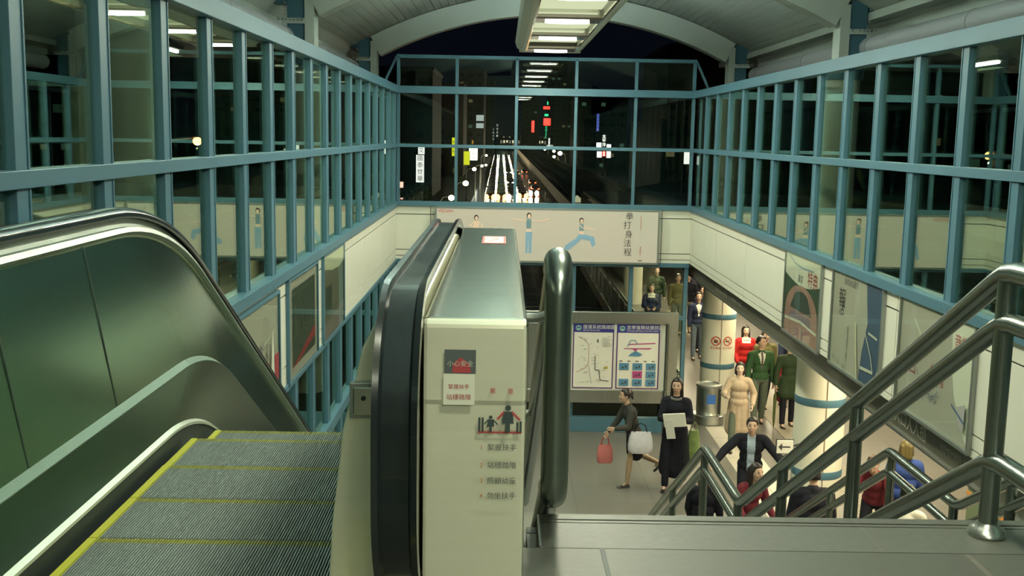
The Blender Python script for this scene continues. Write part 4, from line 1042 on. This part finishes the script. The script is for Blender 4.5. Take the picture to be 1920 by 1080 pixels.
def suit_paint(rel, T):
    if rel.y < -.06 and .18 < rel.z < .50:
        w2 = (rel.z - .18) * .26
        if abs(rel.x) < .016: return 2
        if abs(rel.x) < w2: return 1
    return 0
def shirt_front(rel, T):
    if rel.y < -.05 and -.05 < rel.z < .50 and abs(rel.x) < .05 + (rel.z > .25) * .01: return 1
    return 0
def white_neck(rel, T):
    return 1 if (rel.y < -.02 and rel.z > .40 and abs(rel.x) < .10) else 0
D = lambda a: R(a)
# the two women nearest, in front of the map board
hA = person('woman striding left in dark top and short dark skirt, in front of the map board', (2.16, 16.45, ZC), D(-78), 1.60, lean=14, nod=6, arms=((24, 10, 14, 0), (16, 12, 75, 10)), legs=((-22, 42), (12, 6)), top=c_('charcoal', (.05, .05, .045)), bottom='skirt', bcol=black, skirt=.36, hair='bun', legcol=STOCK, topname='blouse')
hB = person('woman in a long black coat holding white papers, beside the map board post', (2.80, 16.32, ZC), D(-18), 1.79, nod=4, arms=((18, 10, 82, -28), (8, 12, 92, -30)), legs=((12, 4), (-16, 26)), top=black, coat=.62, bcol=black, hair='long', topname='coat', collar=grey)
hC = person('woman in a long beige coat walking forward beside the litter bin', (4.28, 18.5, ZC), D(-12), 1.62, lean=4, arms=((20, 24, 70, -10), (-15, 24, 55, -5)), legs=((18, 8), (-16, 18)), top=beige, coat=.50, bcol=gtrou, hair='bob', topname='coat', skin=SKIN2, bulk=.01)
hD = person('man in a dark green suit, white shirt and tie looking to the right', (5.05, 20.15, ZC), D(2), 1.77, turn=38, arms=((4, 10, 12, 4), (-6, 10, 14, 4)), legs=((10, 4), (-8, 10)), male=True, top=[green, white, tie], top_paint=suit_paint, bcol=gtrou, topname='suit_jacket')
hE = person('woman in a bright red jacket with a white collar, behind the man in green', (5.22, 22.2, ZC), D(0), 1.60, arms=((6, 16, 30, -12), (6, 16, 30, -12)), legs=((6, 2), (-6, 8)), top=[red, white], top_paint=white_neck, bcol=jean, hair='long', bulk=.02, skin=SKIN2, collar=white)
person('person in an olive jacket hidden behind the man in green', (5.42, 21.3, ZC), D(10), 1.68, arms=((0, 8, 20, 0), (0, 8, 20, 0)), legs=((10, 4), (-8, 8)), male=True, top=olive, bcol=black)
person('person in a navy jacket bending, behind the man in green on the right', (5.95, 21.9, ZC), D(30), 1.70, lean=16, arms=((10, 10, 30, 0), (0, 10, 20, 0)), legs=((10, 4), (-8, 8)), male=True, top=navy, bcol=c_('dark_red', (.25, .02, .03)))
person('child-height figure in a pink and red top walking beyond the man in green', (6.35, 22.6, ZC), D(40), 1.50, arms=((10, 10, 30, 0), (0, 10, 20, 0)), legs=((14, 4), (-12, 12)), top=c_('rose', (.38, .19, .16)), bcol=c_('dark_red', (.25, .02, .03)), hair='bob')
hF = person('person in a dark coat beside the near column, holding a folded umbrella', (5.60, 20.1, ZC), D(4), 1.70, arms=((4, 14, 10, 6), (6, 10, 16, 2)), legs=((5, 2), (-4, 4)), male=True, top=c_('dark_green_coat', (.03, .05, .025)), coat=.25, bcol=black, topname='coat')
hG = person('man in an open black jacket over a pale blue shirt, striding with both arms out', (3.62, 14.75, ZC), D(-12), 1.70, lean=12, nod=18, arms=((26, 44, 20, 30), (24, 40, 42, 22)), legs=((24, 10), (-18, 26)), male=True, top=[black, pblue], top_paint=shirt_front, bcol=black, bulk=.008)
person('long-haired person in a maroon top, behind the middle handrail', (3.12, 12.75, ZC), D(25), 1.60, lean=10, nod=20, arms=((10, 14, 40, 0), (10, 14, 40, 0)), legs=((12, 4), (-10, 12)), top=maroon, bcol=black, hair='long', topname='jumper')
person('person with brown hair in a black top, seen through the lower left handrail peak', (2.55, 12.62, ZC + .0), D(160), 1.52, nod=14, arms=((10, 10, 30, 0), (10, 10, 30, 0)), legs=((8, 2), (-8, 8)), top=black, bcol=black, hair='bob', haircol=mat('brown_hair', (.07, .035, .02), .5))
person('person in black seen from behind below the handrail, before the near column', (3.78, 12.25, ZC), D(175), 1.66, nod=10, arms=((5, 10, 20, 0), (5, 10, 20, 0)), legs=((8, 2), (-8, 8)), male=True, top=black, bcol=black, bulk=.03)
person('crouching person in a maroon sleeve and dark top under the right fascia', (4.95, 13.4, ZC), D(-30), 1.62, lean=24, nod=16, arms=((40, 14, 30, 0), (20, 14, 40, 0)), legs=((24, 30), (-6, 10)), top=maroon, bcol=black, hair='short', haircol=mat('brown_hair', (.07, .035, .02), .5))
person('person with olive brown hair in a blue coat under the right fascia', (5.4, 13.6, ZC), D(160), 1.62, nod=10, arms=((8, 12, 40, 0), (8, 12, 40, 0)), legs=((8, 2), (-8, 8)), top=bluec, bcol=navy, hair='bob', haircol=mat('olive_hair', (.09, .07, .02), .5), bulk=.02)
person('person in a white shirt seen through the right handrail peak', (4.62, 11.6, ZC), D(140), 1.66, lean=8, nod=18, arms=((10, 14, 60, 0), (10, 14, 60, 0)), legs=((10, 2), (-8, 8)), male=True, top=white, bcol=c_('green_trousers', (.05, .12, .07)), haircol=mat('dark_green_black', (.015, .025, .02), .5), topname='shirt')
# beyond the back window
hH = person('person in a navy top with a white collar, hands together, beyond the back window', (4.08, 28.4, ZC), D(-8), 1.62, lean=4, arms=((12, 10, 70, -22), (12, 10, 70, -22)), legs=((8, 2), (-8, 8)), top=[navy, white], top_paint=white_neck, bcol=black, hair='bob', collar=white, bulk=.02)
person('person in pale jeans walking beyond the back window, head hidden by the wall', (4.62, 31.3, ZC), D(5), 1.74, arms=((5, 8, 15, 0), (5, 8, 15, 0)), legs=((12, 4), (-12, 10)), male=True, top=c_('dark_green_coat', (.03, .05, .025)), bcol=jean)
person('man in an olive jacket and khaki trousers beyond the back window', (4.98, 29.6, ZC), D(0), 1.76, arms=((4, 8, 20, 0), (4, 8, 20, 0)), legs=((12, 4), (-8, 8)), male=True, top=olive, bcol=gtrou)
hI = person('man in black and pale khaki trousers with a white bag beyond the back window', (5.32, 29.9, ZC), D(0), 1.76, arms=((4, 8, 20, 0), (20, 12, 50, 0)), legs=((10, 4), (-8, 8)), male=True, top=black, bcol=khaki)
person('person in black trousers beside the blue corner post beyond the back window', (5.72, 30.9, ZC), D(0), 1.74, arms=((4, 8, 20, 0), (4, 8, 20, 0)), legs=((4, 4), (-4, 8)), male=True, top=black, bcol=black)
person('man in a dark blazer, white shirt and jeans standing by the corner post', (4.98, 26.4, ZC), D(0), 1.70, arms=((2, 8, 10, 2), (6, 10, 28, -4)), legs=((8, 2), (-5, 6)), male=True, top=[navy, white, white], top_paint=suit_paint, bcol=jean, topname='blazer')
person('person in black standing just behind the man in the dark blazer', (5.28, 27.4, ZC), D(0), 1.72, arms=((2, 8, 10, 2), (2, 8, 10, 2)), legs=((4, 2), (-5, 6)), male=True, top=black, bcol=black)
# things in their hands
def bag(name, label, cat, top, w_, h_, d_, m, mh=None, rz=0):
    t = thing(name, label, cat, (top.x, top.y, top.z - h_ - .14), rz)
    g = MB(); N = 8; vs = []; secs = [(.80, .75, 0), (.98, 1, .04), (1, .95, h_ * .4), (.92, .7, h_ * .75), (.78, .35, h_)]
    for sx, sy, z in secs:
        for k in range(16):
            q = 2 * math.pi * k / 16; cx, cy = math.cos(q), math.sin(q)
            vs.append((math.copysign(abs(cx) ** .55, cx) * w_ / 2 * sx, math.copysign(abs(cy) ** .55, cy) * d_ / 2 * sy, z))
    fs = [(a_ * 16 + k, a_ * 16 + (k + 1) % 16, (a_ + 1) * 16 + (k + 1) % 16, (a_ + 1) * 16 + k) for a_ in range(4) for k in range(16)] + [tuple(range(16))[::-1], tuple(64 + k for k in range(16))]
    g.add(vs, fs, m, True); g.build('bag_body', t)
    for s in (-1, 1): MB().tube([(-w_ * .25, s * d_ * .12, h_ - .01), (-w_ * .18, s * d_ * .08, h_ + .10), (0, 0, h_ + .14), (w_ * .18, s * d_ * .08, h_ + .10), (w_ * .25, s * d_ * .12, h_ - .01)], .007, mh or m, 8).build('strap', t)
    return t
bag('shoulder_bag', 'rounded white shoulder bag carried by the striding woman', 'bag', Vector((2.24, 16.22, ZC + 1.08)), .40, .34, .16, c_('white_leather', (.58, .56, .60)), black)
bag('shopping_bag', 'small red and pink shopping bag in the striding woman\'s lower hand', 'bag', hA[0] + Vector((0, 0, 0)), .26, .30, .10, c_('red_pink', (.50, .16, .15)), red)
pm = hB[0].lerp(hB[1], .5)
m = MB(); m.box(-.17, .17, -.012, .012, -.11, .11, M_paper); m.box(-.155, -.02, -.02, -.012, -.30, .02, mat('paper_sheet', (.66, .66, .60), .6))
o = m.build('paper_folder', None, .004); o.location = pm + Vector((.02, -.10, .04)); o.rotation_euler = (R(10), R(-8), R(-18)); tag(o, 'white papers held to the chest of the woman in the black coat', 'papers')
bag('shopping_bag', 'green and yellow plastic shopping bag at the side of the woman in the black coat', 'bag', Vector((3.10, 16.36, ZC + 1.08)), .20, .52, .14, mat('green_yellow_plastic', (.22, .30, .10), .4, 0, .7, 9), None)
bag('handbag', 'white bag held by the man in khaki trousers beyond the back window', 'bag', hI[1] + Vector((0, -.05, .05)), .26, .24, .1, white, black)
def umbrella(p, label):
    t = thing('umbrella', label, 'umbrella', p, .2)
    MB().tube([(0, 0, -.06), (0, 0, -.12), (0, 0, -.62), (0, 0, -.70), (0, 0, -.80)], [.012, .030, .024, .012, .006], c_('umbrella_cloth', (.07, .09, .03)), 12).build('folded_canopy', t)
    MB().tube([(0, 0, -.08), (0, 0, .05), (-.02, 0, .08), (-.05, 0, .07), (-.06, 0, .04)], .010, mat('brown_handle', (.12, .06, .03), .4), 8).build('handle', t)
umbrella(hF[0] + Vector((0, 0, .0)), 'folded dark olive umbrella hanging from the hand by the near column')
# ================================================================ the night city beyond the back window
GZ = -10.6
M_asph = mat('wet_asphalt', (.05, .048, .045), .13, 0, .2, .3)
m = MB(); m.box(-260, 260, 24, 900, GZ - .3, GZ, mat('dark_ground', (.012, .014, .012), .9)); struct(m.build('ground'))
m = MB(); m.box(-5.6, 8.0, 24, 870, GZ, GZ + .03, M_asph); tag(m.build('avenue'), 'wet asphalt avenue running away into the night', 'road')
m = MB()
for x in (-1.2, .95, 3.1):
    for k in range(120): m.box(x - .06, x + .06, 60 + k * 6, 63 + k * 6, GZ + .03, GZ + .035, M_white)
tag(m.build('lane_marking'), 'dashed white lane markings on the avenue', 'road marking')
head = light('headlight', (1, .84, .60), 45); heado = light('headlight_warm', (1, .42, .14), 7); tail = light('tail_light', (1, .10, .04), 7)
carp = [mat('car_paint_dark', (.03, .03, .035), .3, .3), mat('car_paint_silver', (.30, .30, .30), .3, .4), mat('car_paint_taxi', (.45, .30, .03), .3)]
glassd = mat('car_glass', (.02, .02, .025), .1)
def car(paint, away=False):
    t = thing('car', 'car', 'car', (0, 0, GZ + .03))
    prof = [(-2.15, .35), (-2.18, .62), (-1.95, .82), (-1.1, .92), (-.55, 1.38), (.9, 1.42), (1.55, .98), (2.05, .90), (2.15, .62), (2.12, .35)]
    m = MB(); k = len(prof)
    m.add([(x, y, z) for x in (-.86, .86) for y, z in prof], [tuple(range(k))[::-1], tuple(range(k, 2 * k))] + [(i, (i + 1) % k, k + (i + 1) % k, k + i) for i in range(k)], paint); m.build('body', t, .05)
    m = MB(); m.add([(-.70, -1.10, .95), (.70, -1.10, .95), (.62, -.60, 1.36), (-.62, -.60, 1.36)], [(0, 1, 2, 3)], glassd)
    m.v = [(x, y - .03, z + .02) for x, y, z in m.v]; m.build('windscreen', t)
    m = MB()
    for x in (-.8, .8):
        for y in (-1.35, 1.35): m.tube([(x - .1, y, .33), (x + .1, y, .33)], .33, M_rubber, 14)
    m.build('wheels', t).name = 'wheel_set'
    for s in (-1, 1):
        if not away: MB().ball((s * .62, -2.14, .66), 1, (head, head, heado)[carp.index(paint)] if paint in carp else head, 8, (.39, .12, .60)).build('headlight', t)  # oversized glowing body: the headlight's glare is built into its shape
        else: MB().ball((s * .66, -2.14, .70), 1, tail, 8, (.22, .06, .14)).build('tail_light', t)
    return t
protos = [car(carp[0]), car(carp[1]), car(carp[2])]
random.seed(21); used = set(); n = 0
rows = []
y = 197.0
while y < 700 and n < 285:
    for u in (0, 1, 2, 3):
        lane = (-2.2 + 2.06 * u) + (y - 204) / 550 * (-2.0 + .9 * u)
        
        if random.random() < .05: continue
        k = random.choice((0, 1, 1, 2, 0)); 
        if k in used: o = copy_tree(protos[k])
        else: o = protos[k]; used.add(k)
        o.location = (lane + random.uniform(-.04, .04), y + random.uniform(-.45, .45) + u * 1.7 + 1.2 * math.sin(y * .07 + u * 2.1), GZ + .03)
        kinds = ('dark', 'silver', 'yellow')[k]
        o['label'] = '%s car with blazing headlights in the oncoming queue on the avenue' % kinds; o['group'] = '%s cars queued on the avenue' % kinds; n += 1
    y += 5.6
pa = car(carp[0], True); pa.location = (7.2, 232, GZ + .03); pa['label'] = 'dark car driving away with red tail lights on the avenue'; pa['group'] = 'cars driving away'
for (x, y) in ((7.4, 262), (7.0, 340)): o = copy_tree(pa); o.location = (x, y, GZ + .03)
pb = copy_tree(protos[0]); pb.location = (6.3, 214, GZ + .03); pb['label'] = 'single dark car with headlights right of the main queue'; del pb['group']
# elevated rail viaduct on the right, with warm glow painted into the parapet colour
t = thing('viaduct', 'elevated rail viaduct with glowing parapet edge curving away to the right of the avenue', 'viaduct')
m = MB(); par = mat('viaduct_concrete', (.13, .105, .08), .8)
xs = lambda y: 4.9 + (y - 75) * .0015
Ys = [40, 75, 110, 160, 220, 300, 420, 600]
for a_, b_ in zip(Ys[:-1], Ys[1:]):
    for d0, wd_, z0, z1, mm in ((4.0, 8.2, -4.8, -4.2, par),):
        m.bar((xs(a_) + 4.1, a_, -4.5), (xs(b_) + 4.1, b_, -4.5), 8.4, .6, mm)
m.build('deck', t)
for off, nm, e in ((0, 'near', .0), (5.6, 'far', .0)):
    m = MB()
    for a_, b_ in zip(Ys[:-1], Ys[1:]): m.bar((xs(a_) + off, a_, -3.7), (xs(b_) + off, b_, -3.7), .22, 1.0, mat('parapet_painted_glow', (.55, .42, .28), .5))  # highlight of the rails widened by painting the parapet warm and bright
    m.build('parapet', t)
for off in (1.4, 2.8):
    m = MB()
    for a_, b_ in zip(Ys[:-1], Ys[1:]): m.bar((xs(a_) + off, a_, -4.1), (xs(b_) + off, b_, -4.1), .07, .15, mat('rail_steel', (.4, .34, .28), .25, 1))
    m.build('rail', t)
for y in range(60, 600, 30): 
    o = MB().box(xs(y) + 3.4, xs(y) + 4.8, y - .7, y + .7, GZ, -4.8, par).build('pier', t)
# street lamps
lampm = light('street_lamp_glow', (1, .80, .50), 16); lampw = light('street_lamp_glow_pale', (1, .92, .62), 9)
LPS = [(-5.6, 118, 118, .9), (-5.4, 150, 1, .75), (-5.3, 190, 1, .6), (-5.2, 235, 1, .6), (-5.1, 290, 1, .6), (-5.0, 360, 1, .6)]
def lamp_post(x, y, ztop, r, m_, side, label, group=None):
    t = thing('street_lamp', label, 'street lamp', (x, y, GZ), 0, group)
    h = ztop - GZ
    MB().tube([(0, 0, 0), (0, 0, h * .9), (side * .3, 0, h), (side * 1.2, 0, h + .1)], [.10, .07, .06, .05], M_track, 8).build('pole', t)
    MB().ball((side * 1.3, 0, h - .05), 1, m_, 10, (r, r, r * .9)).build('lamp_globe', t)
    l = bpy.data.lights.new('street_light', 'POINT'); l.energy = 160; l.color = (1, .75, .45); l.shadow_soft_size = .04
    o = bpy.data.objects.new('street_light', l); COL.objects.link(o); o.location = (x + side * 1.3, y, ztop - .15 - r)
for i, (x, y, z, r) in enumerate([(-7.2, 125, -5.9, .36), (-6.4, 150, -5.3, .40), (-5.8, 172, -4.0, .32), (-5.2, 205, -4.4, .26), (-5.0, 240, -5.2, .26), (-5.4, 270, -3.6, .30)]):
    lamp_post(x, y, z, r, lampm, 1, 'warm glowing street lamp left of the queue of headlights, in the receding row', 'street lamps left of the avenue')
for i, (x, y, z, r) in enumerate([(15.2, 290, -4.0, .42), (15.2, 260, -2.6, .55), (17.5, 340, -3.2, .45), (17.0, 400, -3.4, .45), (17.5, 590, -5.6, .6)]):
    lamp_post(x, y, z, r, lampw, -1, 'pale street lamp right of the viaduct, in the receding row', 'street lamps beyond the viaduct')
lamp_post(-12.9, 41, 1.0, .17, light('sodium_lamp', (1, .42, .12), 14), 1, 'orange street lamp glowing in the dark beyond the left windows')
# buildings: dark blocks with a few lit windows
bcols = [mat('night_wall_grey', (.035, .035, .032), .9), mat('night_wall_green', (.022, .03, .026), .9), mat('night_wall_brown', (.04, .033, .025), .9)]
winm = [light('window_warm', (.9, .75, .35), .10), light('window_green', (.4, .8, .5), .08), mat('window_unlit', (.02, .025, .025), .15)]
def building(x0, x1, y0, dep, h, k, label, lit=.06):
    t = thing('building', label, 'building', ((x0 + x1) / 2, y0, GZ)); W = x1 - x0
    MB().box(-W / 2, W / 2, 0, dep, 0, h, bcols[k]).build('wall', t)
    MB().box(-W / 2 - .3, W / 2 + .3, -.3, dep + .3, h, h + .6, bcols[(k + 1) % 3]).build('parapet', t)
    nx = max(2, int(W / 3.6)); nz = max(2, int(h / 3.3)); c = 0
    for j in range(nz):
        for i in range(nx):
            if c >= 60: break
            c += 1; x = -W / 2 + W * (i + .5) / nx; z = h * (j + .45) / nz
            MB().box(x - .8, x + .8, -.06, .0, z - .6, z + .7, winm[0] if random.random() < lit * .6 else (winm[1] if random.random() < lit * .6 else winm[2])).build('window', t)
    return t
random.seed(4)
building(-44, -24, 150, 30, 34, 1, 'dark apartment block at the far left behind the window frame')
building(-23.5, -13.5, 206, 30, 24, 0, 'dark block behind the tall white vertical sign')
building(-20, -11.5, 312, 30, 26, 2, 'dark block behind the yellow signs on the left of the avenue')
building(-19, -8.0, 444, 50, 38, 0, 'dark block carrying two pale screens on the left of the avenue')
building(-17, -5.5, 640, 50, 44, 1, 'distant dark block with white vertical neon on the left')
building(12, 22.5, 664, 50, 46, 2, 'distant dark block right of the avenue with the red vertical sign')
building(31, 46, 720, 50, 62, 0, 'tall dark tower with red and green neon')
building(28, 46, 400, 50, 26, 1, 'dark block behind the cluster of white signs on the right', .10)
building(50, 84, 330, 60, 40, 2, 'dark block at the right behind the window frames', .10)
building(30, 52, 204, 50, 15, 1, 'low dark block at the far right with pale signs')
building(-86, -46, 190, 40, 46, 0, 'large dark block beyond the left windows', .08)
building(60, 110, 170, 40, 40, 1, 'large dark block beyond the right windows', .08)
# the station bridge that closes the avenue far away
t = thing('footbridge', 'far lit building front closing the end of the avenue', 'building', (20, 880, GZ))
MB().box(-24, 22, 0, 6, 2, 12.5, bcols[0]).build('wall', t)
for i in range(18): MB().box(-22 + i * 2.4, -20.6 + i * 2.4, -.3, 0, 5.5 + (i * 7 % 3) * .4, 8.2, light('shop_front', (1, .85, .6), .9) if i % 3 else light('shop_front_dim', (.8, .75, .6), .25)).build('lit_window', t)
for i in range(16): MB().box(-20 + i * 2.4, -18.6 + i * 2.4, -.3, 0, 10.2, 11.3, winm[2] if i % 2 else light('shop_front_dim', (.8, .75, .6), .25)).build('upper_window', t)
# dark curved roof to the right of the viaduct
m = MB(); n_ = 14
vs = [(14 + 46 * i / n_, y, -5.4 + 3.0 * math.sin(math.pi * i / n_ * .9) + (.6 if y > 60 else 0)) for y in (30, 128) for i in range(n_ + 1)]
vs += [(x, y, GZ) for x, y, z in vs]
K = n_ + 1; fs = [(i, i + 1, K + i + 1, K + i) for i in range(n_)] + [(i, i + 1, 2 * K + i + 1, 2 * K + i) for i in range(n_)] + [(K + i, K + i + 1, 3 * K + i + 1, 3 * K + i) for i in range(n_)] + [(0, K, 3 * K, 2 * K), (n_, K + n_, 3 * K + n_, 2 * K + n_)]
m.add(vs, fs, mat('dark_roof', (.035, .05, .045), .7)); tag(m.build('curved_roof'), 'wide dark curved roof right of the viaduct', 'roof')
# illuminated signs; real size and place, hung on the blocks above
def sign(name, x, y, z, w_, h_, m_, label, text=None, tm=None, ts=.5, vertical=True, parts=None):
    t = thing(name, label, 'sign', (x, y, z))
    MB().box(-w_ / 2 - .06, w_ / 2 + .06, .0, .25, -h_ / 2 - .06, h_ / 2 + .06, M_dark).build('case', t)
    MB().box(-w_ / 2, w_ / 2, -.03, .0, -h_ / 2, h_ / 2, m_).build('lit_face', t)
    if text:
        m = MB()
        if vertical:
            for i, c in enumerate(text): glyphs(m, c, ts, (0, -.05, h_ / 2 - h_ * (i + .5) / len(text)), (1, 0, 0), (0, 0, 1), tm, .01)
        else: glyphs(m, text, ts, (0, -.05, 0), (1, 0, 0), (0, 0, 1), tm, .01)
        m.build('lettering', t)
    if parts: parts(t)
    MB().box(-.07, .07, .25, .42, GZ - z, h_ / 2, M_dark).build('pole', t)
    return t
LW = light('sign_white', (1, .95, .90), 1.2); LY = light('sign_yellow', (.85, .85, .02), .95); LR = light('neon_red', (1, .03, .02), 5.0); LG = light('sign_green', (.05, .9, .35), 1.4); LO = light('sign_orange', (1, .45, .02), 1.2); LB = light('sign_blue', (.10, .14, .65), .6); LWs = light('sign_soft_white', (.62, .70, .66), .7); LWh = light('sign_hot_white', (1, .95, .88), 2.5)
vi = mat('sign_violet', (.06, .04, .22), .5); rdk = mat('sign_dark_red', (.3, .02, .03), .5)
K = 2.2
def S_(x, z): return x * K, 1.38 + (z - 1.38) * K
def put(name, x, y, z, w_, h_, m_, label, **kw): X, Z = S_(x, z); return sign(name, X, y * K, Z, w_ * K, h_ * K, m_, label, **kw)
put('tall_sign', -6.9, 90, -1.5, .67, 2.29, LW, 'tall white vertical shop sign with violet characters, left of the avenue', text='國泰世華', tm=vi, ts=1.1)
put('square_sign', -6.8, 90, 0.0, .54, .58, LW, 'square white sign with a red stroke on top of the tall white sign', text='又', tm=rdk, ts=.9)
put('vertical_sign', -6.4, 140, -.2, .42, 2.38, LY, 'narrow yellow vertical sign behind the window bar', text='房屋', tm=black, ts=.7)
put('vertical_sign', -4.0, 120, -1.2, .66, 1.50, LY, 'broad bright yellow sign left of the street lamps')
put('shop_sign', -4.1, 150, -1.3, 1.20, 1.65, LWh, 'speckled white shop sign beside the yellow sign', text='大特價', tm=rdk, ts=1.1)
put('neon_sign', -4.5, 160, .3, .48, .64, M_dark, 'small orange neon numeral above the white shop sign', text='3', tm=LO, ts=1.5, vertical=False)
put('screen', -4.3, 200, 4.5, 1.40, 1.10, LWs, 'upper pale screen of the pair high on the left block')
put('screen', -4.3, 200, 3.1, 1.40, .90, LWs, 'lower pale screen of the pair high on the left block')
put('neon_sign', -2.3, 260, 1.6, .36, 3.12, M_dark, 'faint white vertical neon lettering, left one of the pair above the traffic', text='三商百貨', tm=LWs, ts=1.0)
put('neon_sign', -1.4, 260, 2.5, .40, 3.38, M_dark, 'bright white vertical neon lettering, right one of the pair above the traffic', text='口川工業', tm=LW, ts=1.0)
put('neon_sign', 8.3, 300, 4.0, .75, 3.15, LR, 'glowing red vertical sign right of the traffic')
put('neon_sign', 13.0, 320, 5.6, 2.08, 2.08, LR, 'big round red neon on the tall tower', text='*', tm=LO, ts=1.5)
put('neon_sign', 12.8, 320, 9.7, 1.92, .80, LR, 'wide red neon near the top of the tower', text='CHU', tm=black, ts=1.5, vertical=False)
put('neon_sign', 12.8, 320, 7.6, 1.12, .64, LG, 'pale green neon between the two red ones on the tower')
put('neon_sign', 12.8, 320, 2.6, .50, 3.68, M_dark, 'green vertical neon HOTEL lettering low on the tower', text='HOTEL', tm=LG, ts=1.9)
put('neon_sign', 13.1, 320, 11.1, .32, .96, LG, 'tiny green light on top of the tower')
put('vertical_sign', 11.2, 260, -.1, .39, 2.08, LW, 'small white vertical sign above the viaduct lamps', text='金城', tm=vi, ts=.7)
put('shop_sign', 11.4, 260, -1.0, 1.56, .7, LWs, 'pale wide sign at the foot of the small white vertical sign')
put('shop_sign', 13.4, 150, .3, .67, .67, LWh, 'upper left white square of the sign cluster on the right')
put('vertical_sign', 14.1, 150, .9, .60, 1.72, M_dark, 'red edged vertical sign with three white characters in the cluster on the right', text='太平洋', tm=LWh, ts=1.25)
put('shop_sign', 14.8, 150, .2, .60, .45, LWh, 'upper right white square of the sign cluster on the right')
put('shop_sign', 13.5, 150, -1.0, .67, .82, LWh, 'lower left white square of the sign cluster on the right')
put('shop_sign', 14.15, 150, -.9, .40, .67, LR, 'small red panel between the lower white squares on the right', text='房屋', tm=LWh, ts=.7)
put('shop_sign', 14.8, 150, -1.0, .60, .90, LWh, 'lower right white panel of the sign cluster on the right')
put('neon_sign', 15.8, 180, 3.8, .45, 2.88, LB, 'faint blue vertical neon above the cluster on the right', text='SOGO百', tm=LWs, ts=.7)
put('shop_sign', 15.5, 90, -.2, .58, 1.03, LW, 'white sign behind the right corner post of the window')
put('shop_sign', 16.4, 90, -.4, .18, .72, LW, 'thin white sign right of the corner post')
put('shop_sign', -7.6, 80, -2.4, .44, .44, light('sign_rose', (1, .45, .35), 2.0), 'rosy blurred sign at the lower left corner of the window')
put('shop_sign', -7.5, 80, -3.3, .28, .36, light('sign_rose', (1, .45, .35), 2.0), 'small rosy sign below the other at the lower left corner')
put('shop_sign', -6.4, 104, -3.1, .50, .75, LW, 'white lit poster among dark trees right of the tall white sign')
# small lit hut on the viaduct
t = thing('signal_hut', 'small lit hut with a gabled roof, at the foot of the back window', 'hut', (5.95, 84, -4.2))
m = MB(); lit = light('hut_glow', (.85, .80, .50), .55); m.box(-.34, .34, 0, .6, 0, .72, lit); m.add([(-.36, -.02, .72), (.36, -.02, .72), (0, -.02, 1.02), (-.36, .62, .72), (.36, .62, .72), (0, .62, 1.02)], [(0, 1, 2), (3, 5, 4), (0, 2, 5, 3), (1, 4, 5, 2), (0, 3, 4, 1)], lit); m.build('lantern_body', t)
MB().box(-.36, .36, -.03, 0, .40, .47, M_dark).build('crossbar', t)
# dark street trees at the left
def tree(x, y, h, label):
    t = thing('street_tree', label, 'tree', (x, y, GZ), random.uniform(0, 6))
    MB().tube([(0, 0, 0), (.1, 0, h * .4), (0, .1, h * .7)], [.22, .16, .08], mat('bark', (.04, .03, .02), .9), 8).build('trunk', t)
    m = MB(); leaf = mat('night_leaf', (.03, .06, .02), .7)
    for _ in range(900):
        a, b, r = random.uniform(0, 6.28), random.uniform(-1, 1), random.uniform(.6, 1) ** .5
        s = math.sqrt(1 - b * b); c = Vector((h * .30 * r * s * math.cos(a), h * .30 * r * s * math.sin(a), h * .72 + h * .28 * r * b))
        u = Vector([random.uniform(-1, 1) for _ in range(3)]).normalized() * .22; v = Vector([random.uniform(-1, 1) for _ in range(3)]).normalized() * .12
        m.add([c - u, c + v, c + u, c - v], [(0, 1, 2, 3)], leaf)
    m.build('foliage', t)
for i, (x, y, h) in enumerate(((-9.2, 95, 6.0), (-9.6, 112, 6.4), (-10.4, 132, 6.0), (-14, 100, 7), (-18, 120, 8))):
    tree(x, y, h, ('dark street tree nearest the window at lower left', 'dark street tree second in the row at lower left', 'dark street tree third in the row, beside the street lamps', 'dark street tree at the far left edge of the window', 'dark tree behind the others at the far left')[i])
# street fence and kerb seen through the lower left glazing
t = thing('street_guard', 'pale guard rail along the dark street, seen through the lower left windows', 'railing', (-5.2, 0, 0))
for z in (-3.05, -2.35): MB().box(-.04, .04, 6, 24, z - .05, z + .05, M_white).build('rail', t)
for y in range(7, 24, 3): MB().box(-.05, .05, y - .05, y + .05, GZ, -2.3, M_white).build('upright', t)
